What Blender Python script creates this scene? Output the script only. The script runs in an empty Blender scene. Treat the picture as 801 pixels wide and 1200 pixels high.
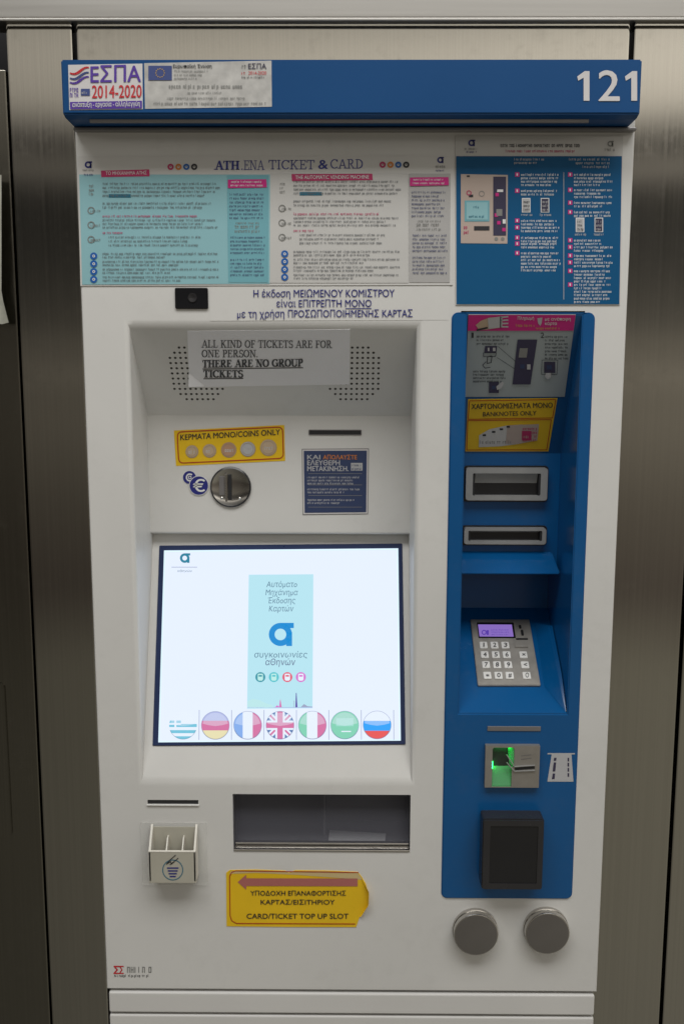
import bpy, bmesh, math, random
from mathutils import Vector, Matrix, Euler
random.seed(7)
C = bpy.context.scene.collection
R = math.radians

# ------------------------------------------------------------------ camera
CAM_LOC = Vector((-0.02, -1.36, 1.55))
PITCH, YAW, ROLL = 8.75, 0.45, -0.10
FPX = 35.0 / 36.0 * 1200.0
cam_rot = Euler((R(90 - PITCH), R(ROLL), R(YAW)), 'XYZ')
cd = bpy.data.cameras.new('camera')
cd.sensor_fit = 'VERTICAL'; cd.sensor_height = 36; cd.sensor_width = 24; cd.lens = 35
cd.clip_start = 0.02; cd.clip_end = 200
cam = bpy.data.objects.new('camera', cd); C.objects.link(cam)
cam.location = CAM_LOC; cam.rotation_euler = cam_rot
bpy.context.scene.camera = cam
CM = cam_rot.to_matrix()

# ------------------------------------------------------------------ world + lamps + exposure
sc = bpy.context.scene
w = bpy.data.worlds.new('World'); sc.world = w; w.use_nodes = True
nt = w.node_tree; nt.nodes.clear()
wo = nt.nodes.new('ShaderNodeOutputWorld'); bg = nt.nodes.new('ShaderNodeBackground')
tc = nt.nodes.new('ShaderNodeTexCoord'); sx = nt.nodes.new('ShaderNodeSeparateXYZ')
cr = nt.nodes.new('ShaderNodeValToRGB'); mr = nt.nodes.new('ShaderNodeMapRange')
mr.inputs['From Min'].default_value = -1; mr.inputs['From Max'].default_value = 1
nt.links.new(tc.outputs['Generated'], sx.inputs[0]); nt.links.new(sx.outputs['Z'], mr.inputs['Value'])
nt.links.new(mr.outputs['Result'], cr.inputs[0]); 
m1 = nt.nodes.new('ShaderNodeMapRange'); m1.inputs['From Min'].default_value = -.45; m1.inputs['From Max'].default_value = .45; m1.inputs['To Min'].default_value = .5; m1.inputs['To Max'].default_value = 1.45
nt.links.new(sx.outputs['X'], m1.inputs['Value'])
mx = nt.nodes.new('ShaderNodeVectorMath'); mx.operation = 'SCALE'; nt.links.new(cr.outputs[0], mx.inputs[0]); nt.links.new(m1.outputs[0], mx.inputs['Scale'])
nt.links.new(mx.outputs[0], bg.inputs[0]); nt.links.new(bg.outputs[0], wo.inputs[0])
WORLD = [(0.0, (.180, .172, .150)), (0.355, (.215, .200, .160)), (0.39, (.105, .088, .074)), (0.43, (.150, .132, .108)),
         (0.47, (.235, .212, .174)), (0.485, (.215, .194, .160)), (0.494, (.36, .325, .27)), (0.500, (.17, .155, .130)), (0.506, (.26, .235, .195)), (0.514, (.13, .120, .102)), (0.548, (.065, .062, .056)), (0.579, (.040, .039, .036)),
         (0.5865, (.50, .46, .40)), (0.592, (.050, .048, .044)), (0.600, (.045, .044, .041)), (0.613, (1.05, .98, .87)),
         (0.636, (1.2, 1.13, 1.01)), (0.662, (.42, .40, .36)), (0.74, (.24, .235, .22)), (1.0, (.26, .257, .25))]
el = cr.color_ramp.elements
while len(el) > 1: el.remove(el[0])
el[0].position = 1.0; el[0].color = (*WORLD[-1][1], 1)
for p_, c_ in WORLD[:-1]: el.new(p_).color = (*c_, 1)
bg.inputs[1].default_value = 1.0

def area(name, loc, target, sx_, sy_, power, col):
    l = bpy.data.lights.new(name, 'AREA'); l.shape = 'RECTANGLE'; l.size = sx_; l.size_y = sy_; l.energy = power; l.color = col
    o = bpy.data.objects.new(name, l); C.objects.link(o); o.location = loc
    o.rotation_euler = (Vector(target) - Vector(loc)).to_track_quat('-Z', 'Y').to_euler(); return o
area('ceiling_lamp', (0.1, -1.7, 4.2), (0.1, -1.35, 0), 4.0, 1.3, 118, (1, .995, .975))
sc.view_settings.view_transform = 'Standard'; sc.view_settings.look = 'None'
sc.view_settings.exposure = 0.0; sc.view_settings.gamma = 1.0

# ------------------------------------------------------------------ measuring: a point of the photo (801 x 1200) seen on a plane of the real thing
def ray(px, py):
    return CM @ Vector(((px - 400.5) / FPX, (600 - py) / FPX, -1.0))
class Plane:
    def __init__(self, p0, n): self.p0 = Vector(p0); self.n = Vector(n).normalized()
    def at(self, px, py, lift=0.0):
        d = ray(px, py); q = self.p0 + self.n * lift
        return CAM_LOC + d * ((q - CAM_LOC).dot(self.n) / d.dot(self.n))
def FP(depth): return Plane((0, depth, 0), (0, -1, 0))
def W(px, py, depth=0.0): return FP(depth).at(px, py)
def rect(x0, y0, x1, y1, depth=0.0):
    xm, ym = (x0 + x1) / 2, (y0 + y1) / 2
    return W(x0, ym, depth).x, W(x1, ym, depth).x, W(xm, y1, depth).z, W(xm, y0, depth).z   # xl xr zb zt

# ------------------------------------------------------------------ materials
def mat(name, col, rough=.5, metal=0.0, vary=.04, scale=14, bump=0.0, spec=.5, stretch=(1, 1, 1), rvary=.08, coat=0.0, grime=0.0):
    m = bpy.data.materials.new(name); m.use_nodes = True; n = m.node_tree; b = n.nodes['Principled BSDF']
    b.inputs['Roughness'].default_value = rough; b.inputs['Metallic'].default_value = metal
    b.inputs['Specular IOR Level'].default_value = spec; b.inputs['Coat Weight'].default_value = coat
    t = n.nodes.new('ShaderNodeTexCoord'); mp = n.nodes.new('ShaderNodeMapping'); mp.inputs['Scale'].default_value = stretch
    no = n.nodes.new('ShaderNodeTexNoise'); no.inputs['Scale'].default_value = scale; no.inputs['Detail'].default_value = 5
    r = n.nodes.new('ShaderNodeValToRGB')
    r.color_ramp.elements[0].position = .3; r.color_ramp.elements[1].position = .7
    r.color_ramp.elements[0].color = (*[max(0, c * (1 - vary)) for c in col], 1)
    r.color_ramp.elements[1].color = (*[min(1, c * (1 + vary)) for c in col], 1)
    n.links.new(t.outputs['Object'], mp.inputs[0]); n.links.new(mp.outputs[0], no.inputs['Vector'])
    n.links.new(no.outputs['Fac'], r.inputs[0]); n.links.new(r.outputs[0], b.inputs['Base Color'])
    k = n.nodes.new('ShaderNodeMapRange'); k.inputs['To Min'].default_value = rough - rvary; k.inputs['To Max'].default_value = rough + rvary
    n.links.new(no.outputs['Fac'], k.inputs['Value']); n.links.new(k.outputs[0], b.inputs['Roughness'])
    if grime:                                                       # smudges and rubbed patches of their own shape
        g = n.nodes.new('ShaderNodeTexNoise'); g.inputs['Scale'].default_value = 7; g.inputs['Detail'].default_value = 9; g.inputs['Roughness'].default_value = .68
        g2 = n.nodes.new('ShaderNodeTexNoise'); g2.inputs['Scale'].default_value = 55; g2.inputs['Detail'].default_value = 6; g2.inputs['Roughness'].default_value = .7
        mm = n.nodes.new('ShaderNodeMath'); mm.operation = 'MULTIPLY'
        for q in (g, g2): n.links.new(t.outputs['Object'], q.inputs['Vector'])
        n.links.new(g.outputs['Fac'], mm.inputs[0]); n.links.new(g2.outputs['Fac'], mm.inputs[1])
        gr = n.nodes.new('ShaderNodeMapRange'); gr.inputs['From Min'].default_value = .27; gr.inputs['From Max'].default_value = .42; gr.inputs['To Max'].default_value = grime
        n.links.new(mm.outputs[0], gr.inputs['Value'])
        mc = n.nodes.new('ShaderNodeMix'); mc.data_type = 'RGBA'; mc.inputs['B'].default_value = (.20, .18, .15, 1) if metal < .5 else (.3, .28, .25, 1)
        n.links.new(gr.outputs[0], mc.inputs['Factor']); n.links.new(r.outputs[0], mc.inputs['A']); n.links.new(mc.outputs['Result'], b.inputs['Base Color'])
        ad = n.nodes.new('ShaderNodeMath'); ad.operation = 'ADD'; n.links.new(k.outputs[0], ad.inputs[0]); n.links.new(gr.outputs[0], ad.inputs[1]); n.links.new(ad.outputs[0], b.inputs['Roughness'])
    if bump:
        bp = n.nodes.new('ShaderNodeBump'); bp.inputs['Strength'].default_value = bump; bp.inputs['Distance'].default_value = .001
        n.links.new(no.outputs['Fac'], bp.inputs['Height']); n.links.new(bp.outputs[0], b.inputs['Normal'])
    return m
def emi(name, col, s=1.0):
    m = bpy.data.materials.new(name); m.use_nodes = True; b = m.node_tree.nodes['Principled BSDF']
    b.inputs['Base Color'].default_value = (.01, .01, .012, 1); b.inputs['Roughness'].default_value = .25
    b.inputs['Emission Color'].default_value = (*col, 1); b.inputs['Emission Strength'].default_value = s
    return m
def clear(name, col, rough=.05, trans=1.0, alpha=1.0):
    m = bpy.data.materials.new(name); m.use_nodes = True; b = m.node_tree.nodes['Principled BSDF']
    b.inputs['Base Color'].default_value = (*col, 1); b.inputs['Roughness'].default_value = rough
    b.inputs['Transmission Weight'].default_value = trans; b.inputs['IOR'].default_value = 1.2; b.inputs['Alpha'].default_value = alpha
    return m
M = {}
M['paint'] = mat('warm_white_paint', (.66, .652, .63), .40, vary=.035, scale=5, bump=.02, grime=.06)
M['plinth'] = mat('cool_white_paint', (.66, .65, .63), .4, vary=.03, scale=6)
M['blue'] = mat('blue_plastic', (.0015, .082, .25), .22, vary=.05, scale=6, rvary=.06, grime=.035)
M['blue_sign'] = mat('blue_sign_paint', (.003, .062, .20), .42, vary=.05, scale=4, spec=.3)
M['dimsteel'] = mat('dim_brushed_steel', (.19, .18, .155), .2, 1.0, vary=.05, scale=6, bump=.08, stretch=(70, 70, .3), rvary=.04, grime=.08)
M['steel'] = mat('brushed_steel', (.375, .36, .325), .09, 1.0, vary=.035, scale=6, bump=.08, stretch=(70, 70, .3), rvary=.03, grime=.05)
M['lintel'] = mat('satin_steel', (.46, .445, .42), .44, 1.0, vary=.05, scale=5, stretch=(.4, 20, 20))
M['coinsteel'] = mat('dark_polished_steel', (.46, .445, .425), .15, 1.0, vary=.05, scale=30, rvary=.04)
M['chrome'] = mat('polished_steel', (.56, .54, .51), .17, 1.0, vary=.04, scale=30, rvary=.04)
M['knobface'] = mat('dull_steel', (.235, .222, .215), .40, .85, vary=.03, scale=40)
M['keyplate'] = mat('grey_metal_plate', (.34, .32, .29), .42, .6, vary=.06, scale=80)
M['key'] = mat('silver_key', (.80, .79, .76), .35, .2, vary=.05)
M['slotmetal'] = mat('slot_bezel_metal', (.33, .33, .325), .4, .2, vary=.06, scale=40)
M['bezel'] = mat('grey_plastic_bezel', (.20, .19, .19), .35, .3, vary=.06, scale=40)
M['black'] = mat('black_plastic', (.012, .012, .014), .3, vary=.1)
M['dark'] = mat('dark_interior', (.016, .016, .018), .6, vary=.1)
M['reader'] = mat('charcoal_plastic', (.024, .023, .025), .26, vary=.1)
M['hole'] = mat('hole_shade', (.045, .040, .034), .8)  # flat discs in this brown stand for the shade inside the speaker holes
M['gloss'] = mat('black_glass', (.010, .010, .012), .10, vary=.1, rvary=.02)
M['frame'] = mat('navy_screen_frame', (.008, .022, .085), .3)
M['paper'] = mat('white_paper', (.82, .82, .85), .8, vary=.03, scale=9)
M['print'] = mat('printed_panel', (.63, .62, .60), .5, vary=.03, scale=8)
M['print2'] = mat('grey_printed_column', (.41, .40, .39), .5, vary=.03, scale=8)
M['cyan'] = mat('cyan_print', (.26, .49, .535), .5, vary=.03, scale=8)
M['cyan2'] = mat('deep_cyan_print', (.16, .40, .46), .5, vary=.03, scale=8)
M['pblue'] = mat('blue_print', (.0015, .085, .215), .5, vary=.04, scale=6, spec=.25)
M['sticker'] = mat('white_sticker', (.62, .60, .60), .5, vary=.04, scale=20)
M['worn'] = mat('worn_sticker', (.47, .46, .44), .6, vary=.18, scale=60)
M['yellow'] = mat('yellow_sticker', (.78, .50, .010), .45, vary=.06, scale=12)
M['greyposter'] = mat('grey_poster', (.33, .37, .38), .5, vary=.03)
for n_, c_ in dict(navy=(.017, .021, .19), title=(.03, .04, .26), ink=(.02, .02, .025), crimson=(.46, .025, .12), magenta=(.55, .012, .20), red=(.55, .02, .03),
                   redline=(.42, .035, .012), orange=(.6, .2, .03), white=(.72, .72, .72), purple=(.09, .035, .32), eublue=(.045, .07, .22),
                   midblue=(.01, .11, .40), grey=(.22, .22, .21), pale=(.56, .55, .53), pinkbeige=(.46, .37, .32), coin=(.50, .38, .26),
                   coinrim=(.40, .30, .20), gold=(.52, .33, .08), arrow=(.42, .14, .12), labelnavy=(.028, .045, .115), copper=(.46, .27, .17),
                   dusk=(.035, .03, .07), skin=(.62, .38, .25), tan=(.45, .34, .24), teal=(.01, .14, .22), silver=(.45, .45, .46), faded=(.58, .45, .22)).items():
    M[n_] = mat(n_ + '_ink', c_, .5, vary=.03)
M['faintink'] = mat('faint_black_ink', (.055, .055, .06), .6)
M['smallprint'] = mat('smallprint_ink', (.13, .135, .145), .5)
M['smallnavy'] = mat('smallprint_navy_ink', (.06, .07, .16), .5)
M['holder'] = mat('beige_plastic', (.44, .42, .35), .4, vary=.05, scale=20)
M['holderrim'] = mat('pale_plastic_rim', (.70, .67, .60), .4)
M['acrylic'] = clear('clear_acrylic', (.80, .80, .77), .08, 0.0, .16)
M['smoke'] = clear('smoked_plastic', (.14, .14, .165), .16, 0.0, .32)
M['film'] = mat('crumpled_plastic_film', (.36, .36, .31), .35, vary=.15, scale=60, bump=.5)
M['screen'] = emi('screen_white', (.78, .86, 1.0), 1.02)
M['scyan'] = emi('screen_cyan', (.47, .78, .88), 1.0)
M['sedge'] = emi('screen_edge', (.72, .90, 1.0), 1.05)
for n_, c_ in dict(e_blue=(.005, .26, .66), e_teal=(.02, .22, .34), e_text=(.10, .20, .30), e_line=(.33, .38, .55), e_white=(.80, .88, 1.0), e_black=(.10, .13, .25),
                   e_lav=(.42, .47, .78), e_pink=(.66, .17, .37), e_yel=(.80, .74, .45), e_sky=(.17, .55, .72), e_fblue=(.23, .42, .84), e_green=(.22, .64, .46),
                   e_lgreen=(.34, .72, .62), e_red=(.80, .09, .09), e_rblue=(.02, .36, .95), e_navy=(.09, .20, .46), e_mint=(.50, .84, .80), e_gold=(.6, .5, .3),
                   e_t2=(.05, .32, .40), e_c2=(.10, .55, .62), e_r2=(.75, .12, .20), e_m2=(.68, .18, .62), e_hill=(.50, .80, .82), e_vio=(.24, .145, .50), e_viod=(.09, .04, .36)).items():
    M[n_] = emi('screen_' + n_[2:], c_, 1.0)
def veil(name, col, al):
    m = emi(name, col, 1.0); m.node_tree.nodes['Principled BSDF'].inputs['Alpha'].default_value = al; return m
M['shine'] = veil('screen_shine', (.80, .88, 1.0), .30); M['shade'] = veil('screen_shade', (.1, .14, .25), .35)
M['led'] = emi('green_led', (.02, .9, .12), 20.0)

# ------------------------------------------------------------------ object helpers
WL = {}
def thing(name, label, cat, loc, group=None):
    o = bpy.data.objects.new(name, None); o.empty_display_size = .05; C.objects.link(o)
    o.location = loc; WL[o] = Vector(loc); o['label'] = label; o['category'] = cat
    if group: o['group'] = group
    return o
def ob(name, bm, mats, parent=None, label=None, cat=None, group=None, kind=None, smooth=None):
    if not isinstance(mats, (list, tuple)): mats = [mats]
    me = bpy.data.meshes.new(name)
    bmesh.ops.remove_doubles(bm, verts=bm.verts, dist=1e-6)
    co = [v.co for v in bm.verts]
    c = Vector([(min(v[i] for v in co) + max(v[i] for v in co)) / 2 for i in range(3)])
    bmesh.ops.translate(bm, verts=bm.verts, vec=-c)
    if smooth is not None:
        for f in bm.faces: f.smooth = True
        for e in bm.edges:
            if len(e.link_faces) == 2 and e.calc_face_angle(0) > R(smooth): e.smooth = False
    bm.to_mesh(me); bm.free()
    for m in mats: me.materials.append(m)
    o = bpy.data.objects.new(name, me); C.objects.link(o); WL[o] = c
    if smooth is not None:
        wn = o.modifiers.new('flat_faces', 'WEIGHTED_NORMAL'); wn.weight = 100; wn.keep_sharp = True
    o.location = c - (WL[parent] if parent else Vector((0, 0, 0))); o.parent = parent
    if label: o['label'] = label
    if cat: o['category'] = cat
    if group: o['group'] = group
    if kind: o['kind'] = kind
    return o
def box(bm, x0, x1, y0, y1, z0, z1, bev=0.0, seg=2, mi=0):
    vs = [bm.verts.new((x, y, z)) for x in (x0, x1) for y in (y0, y1) for z in (z0, z1)]
    fs = [bm.faces.new([vs[i] for i in q]) for q in ((0, 1, 3, 2), (4, 6, 7, 5), (0, 4, 5, 1), (2, 3, 7, 6), (0, 2, 6, 4), (1, 5, 7, 3))]
    for f in fs: f.material_index = mi
    bmesh.ops.recalc_face_normals(bm, faces=fs)
    if bev:
        es = {e for f in fs for e in f.edges}
        bmesh.ops.bevel(bm, geom=list(es), offset=bev, segments=seg, affect='EDGES', profile=.5)
def prism(bm, poly, vec, bev=0.0, mi=0):
    """polygon (3-D points) pushed along vec"""
    a = [bm.verts.new(p) for p in poly]; b = [bm.verts.new(Vector(p) + Vector(vec)) for p in poly]
    fs = [bm.faces.new(a), bm.faces.new(b[::-1])]
    for i in range(len(a)):
        j = (i + 1) % len(a); fs.append(bm.faces.new((a[j], a[i], b[i], b[j])))
    for f in fs: f.material_index = mi
    bmesh.ops.recalc_face_normals(bm, faces=fs)
    if bev:
        bmesh.ops.bevel(bm, geom=list({e for f in fs for e in f.edges}), offset=bev, segments=2, affect='EDGES')
def lathe(bm, c, prof, seg=48, axis=(0, -1, 0), mi=None):
    """prof: (radius, distance along axis)"""
    ax = Vector(axis).normalized(); u = ax.orthogonal().normalized(); v = ax.cross(u); rings = []
    for r, h in prof:
        if r < 1e-7: rings.append([bm.verts.new(Vector(c) + ax * h)])
        else: rings.append([bm.verts.new(Vector(c) + ax * h + u * (r * math.cos(2 * math.pi * i / seg)) + v * (r * math.sin(2 * math.pi * i / seg))) for i in range(seg)])
    fs = []
    for k in range(len(rings) - 1):
        a, b = rings[k], rings[k + 1]
        for i in range(seg):
            j = (i + 1) % seg
            q = [a[i % len(a)], a[j % len(a)], b[j % len(b)], b[i % len(b)]]
            q2 = []
            for t in q:
                if t not in q2: q2.append(t)
            f = bm.faces.new(q2); fs.append(f)
            if mi: f.material_index = mi[k]
    bmesh.ops.recalc_face_normals(bm, faces=fs)
def rrect(x0, x1, z0, z1, r, n=5):
    pts = []
    for cx, cz, a in ((x1 - r, z1 - r, 0), (x0 + r, z1 - r, 90), (x0 + r, z0 + r, 180), (x1 - r, z0 + r, 270)):
        for i in range(n + 1):
            t = R(a + 90 * i / n); pts.append((cx + r * math.cos(t), cz + r * math.sin(t)))
    return pts
def frame_ring(bm, x0, x1, z0, z1, ins, ya, yb, r=.004, mi=0, bev=.001):
    """a rounded frame with an opening: outer rect, opening inset by ins = (l, r, b, t)"""
    o = rrect(x0, x1, z0, z1, r); i = rrect(x0 + ins[0], x1 - ins[1], z0 + ins[2], z1 - ins[3], r * .5)
    n = len(o); L = [[bm.verts.new((p[0], y, p[1])) for p in q] for q, y in ((o, yb), (o, ya), (i, ya), (i, yb))]
    fs = []
    for k in range(3):
        for a in range(n):
            b = (a + 1) % n; f = bm.faces.new((L[k][a], L[k][b], L[k + 1][b], L[k + 1][a])); f.material_index = mi; fs.append(f)
    bmesh.ops.recalc_face_normals(bm, faces=fs)

# ------------------------------------------------------------------ lettering
_tc = {}
LOOK = str.maketrans('ΑΒΕΖΗΙΚΜΝΟΡΤΥΧοκΦθ', 'ABEZHIKMNOPTYXoкOΘ')
def glyphs(s, bold=0.0, shear=0.0, space=1.0):
    s = s.translate(LOOK)
    bold = 0.0; key = (s, bold, shear, space)
    if key in _tc: return _tc[key]
    def raw(t):
        cu = bpy.data.curves.new('lettering', 'FONT'); cu.body = t; cu.offset = bold; cu.shear = shear; cu.space_character = space
        cu.resolution_u = 12 if any(c in t for c in 'σδς') else 3
        o = bpy.data.objects.new('lettering', cu); C.objects.link(o)
        bpy.context.view_layer.update()
        dg = bpy.context.evaluated_depsgraph_get(); ev = o.evaluated_get(dg); me = ev.to_mesh()
        vs = [(v.co.x, v.co.y) for v in me.vertices]; ps = [list(p.vertices) for p in me.polygons]
        ev.to_mesh_clear(); bpy.data.objects.remove(o); bpy.data.curves.remove(cu); return vs, ps
    if ('cap', bold) not in _tc:
        hv = raw('H')[0]; _tc[('cap', bold)] = (min(v[1] for v in hv), max(v[1] for v in hv))
    b0, b1 = _tc[('cap', bold)]
    vs, ps = raw(s); x0 = min(v[0] for v in vs); x1 = max(v[0] for v in vs)
    _tc[('w', s)] = x1 - x0
    _tc[key] = ([((v[0] - x0) / (x1 - x0), (v[1] - b0) / (b1 - b0)) for v in vs], ps)
    return _tc[key]
def arc(cx, cy, rx, ry, a0, a1, wv, wh, n=12):
    out = []
    for i in range(n):
        q = []
        for t, sgn in ((i, 1), (i + 1, 1), (i + 1, -1), (i, -1)):
            a = R(a0 + (a1 - a0) * t / n); ww = abs(math.cos(a)) * wv + abs(math.sin(a)) * wh
            q.append((cx + (rx + sgn * ww / 2) * math.cos(a), cy + (ry + sgn * ww / 2) * math.sin(a)))
        out.append(q)
    return out
def ln(x0, y0, x1, y1, ww):
    d = Vector((x1 - x0, y1 - y0)); n = Vector((-d.y, d.x)).normalized() * ww / 2
    return [(x0 + n.x, y0 + n.y), (x1 + n.x, y1 + n.y), (x1 - n.x, y1 - n.y), (x0 - n.x, y0 - n.y)]
def serif_letter(ch, T, t):
    """roman capitals built from strokes: T thick, t thin"""
    S = lambda x, y: ln(x - .14 - T * .3, y + (t / 2 if y < .5 else -t / 2), x + .14 + T * .3, y + (t / 2 if y < .5 else -t / 2), t)
    st = lambda x, a=0, b=1: ln(x, a, x, b, T)
    D = {
     'A': ([ln(.10, 0, .40, 1, t), ln(.40, 1, .70, 0, T), ln(.2, .34, .6, .34, t), S(.10, 0), S(.70, 0)], .84),
     'L': ([st(.17), S(.17, 1), ln(0, t / 2, .6, t / 2, t), ln(.58, 0, .62, .28, t)], .70),
     'K': ([st(.17), S(.17, 0), S(.17, 1), ln(.2, .4, .62, 1, t), ln(.33, .56, .66, 0, T), S(.64, 0), S(.62, 1)], .86),
     'I': ([st(.18), S(.18, 0), S(.18, 1)], .42),
     'N': ([ln(.14, 0, .14, 1, t), ln(.14, 1, .66, 0, T), ln(.66, 0, .66, 1, t), S(.14, 0), S(.10, 1), S(.66, 1)], .86),
     'D': ([st(.17), ln(0, t / 2, .3, t / 2, t), ln(0, 1 - t / 2, .3, 1 - t / 2, t)] + arc(.28, .5, .38, .5 - t / 2, -90, 90, T, t), .80),
     'O': (arc(.38, .5, .32, .5 - t / 2, 0, 360, T, t, 20), .82),
     'F': ([st(.17), S(.17, 0), ln(0, 1 - t / 2, .56, 1 - t / 2, t), ln(.55, 1, .57, .74, t), ln(.2, .52, .44, .52, t), ln(.43, .64, .43, .4, t)], .66),
     'T': ([st(.33), S(.33, 0), ln(.02, 1 - t / 2, .64, 1 - t / 2, t), ln(.03, 1, .01, .72, t), ln(.63, 1, .65, .72, t)], .72),
     'C': (arc(.40, .5, .34, .5 - t / 2, 42, 318, T, t, 16) + [ln(.66, .98, .66, .70, t)], .76),
     'E': ([st(.17), ln(0, t / 2, .58, t / 2, t), ln(0, 1 - t / 2, .55, 1 - t / 2, t), ln(.54, 1, .56, .74, t), ln(.57, 0, .62, .27, t), ln(.2, .52, .44, .52, t), ln(.43, .64, .43, .4, t)], .70),
     'S': (arc(.29, .74, .2, .24, 30, 270, T * .8, t) + arc(.29, .26, .22, .24, 90, -150, T * .8, t) + [ln(.49, .98, .49, .74, t), ln(.07, .02, .07, .26, t)], .60),
     'R': ([st(.17), S(.17, 0), ln(0, 1 - t / 2, .34, 1 - t / 2, t), ln(.17, .5, .34, .5, t)] + arc(.34, .75, .2, .24, -90, 90, T, t) + [ln(.34, .5, .64, 0, T), S(.66, 0)], .80),
     'P': ([st(.17), S(.17, 0), ln(0, 1 - t / 2, .34, 1 - t / 2, t), ln(.17, .46, .34, .46, t)] + arc(.32, .73, .22, .26, -90, 90, T, t), .66),
     'H': ([st(.17), st(.64), S(.17, 0), S(.17, 1), S(.64, 0), S(.64, 1), ln(.17, .5, .64, .5, t)], .86),
     'G': (arc(.40, .5, .34, .5 - t / 2, 42, 330, T, t, 16) + [ln(.66, .98, .66, .70, t), ln(.66, .05, .66, .42, T), S(.66, .46)], .84),
     'U': ([ln(.15, .3, .15, 1, T), ln(.66, .3, .66, 1, t), S(.15, 1), S(.66, 1)] + arc(.405, .32, .255, .30, 180, 360, T * .8, t), .84),
     '.': ([ln(.1, 0, .1, .13, .13)], .30), ' ': ([], .36)}
    return D[ch]
LIB = [[(0, 0, .2, .7)], [(0, 0, .17, .7), (.36, 0, .53, .7), (.17, .54, .36, .7)], [(0, 0, .17, .7), (.36, 0, .53, .7), (.17, .56, .36, .7), (.17, 0, .36, .14)],
       [(0, 0, .18, 1)], [(.18, 0, .36, .8), (0, .58, .54, .72)], [(0, 0, .17, .7), (.17, 0, .5, .15), (.17, .28, .44, .42), (.17, .56, .5, .7)],
       [(0, 0, .17, .7), (.34, 0, .5, .7), (.17, 0, .34, .15)], [(0, -.25, .17, .7), (.17, .55, .5, .7), (.36, .1, .52, .55), (.17, 0, .42, .13)], [(.08, 0, .24, .7), (.24, .5, .5, .7)]]
CAPS = [[(0, 0, .17, 1), (.17, .83, .5, 1), (.17, .42, .42, .58), (.17, 0, .5, .16)], [(0, 0, .17, 1), (.4, 0, .57, 1), (.17, .42, .4, .58)], [(0, 0, .17, 1), (.4, 0, .57, 1), (.17, .84, .4, 1)],
        [(.2, 0, .37, 1), (0, .84, .57, 1)], [(0, 0, .17, 1), (.4, 0, .57, 1), (.17, .84, .4, 1), (.17, 0, .4, .16)], [(0, 0, .17, 1)], [(0, 0, .17, 1), (.17, .84, .5, 1), (.36, .46, .52, .84), (.17, .4, .46, .54)]]

def clipc(sub, clp):
    """convex clip of polygon sub by counter-clockwise polygon clp"""
    out = list(sub)
    for i in range(len(clp)):
        a, b = clp[i], clp[(i + 1) % len(clp)]; inp, out = out, []
        if not inp: return []
        ins = lambda p: (b[0] - a[0]) * (p[1] - a[1]) - (b[1] - a[1]) * (p[0] - a[0]) >= -1e-9
        for k in range(len(inp)):
            p, q = inp[k - 1], inp[k]; ip, iq = ins(p), ins(q)
            if ip != iq:
                dx, dy = q[0] - p[0], q[1] - p[1]; ex, ey = b[0] - a[0], b[1] - a[1]
                den = ex * dy - ey * dx
                t = (ey * (p[0] - a[0]) - ex * (p[1] - a[1])) / den if abs(den) > 1e-12 else 0
                out.append((p[0] + t * dx, p[1] + t * dy))
            if iq: out.append(q)
    return out
def circ(cx, cy, r, n=32): return [(cx + r * math.cos(2 * math.pi * i / n), cy + r * math.sin(2 * math.pi * i / n)) for i in range(n)]

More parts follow.
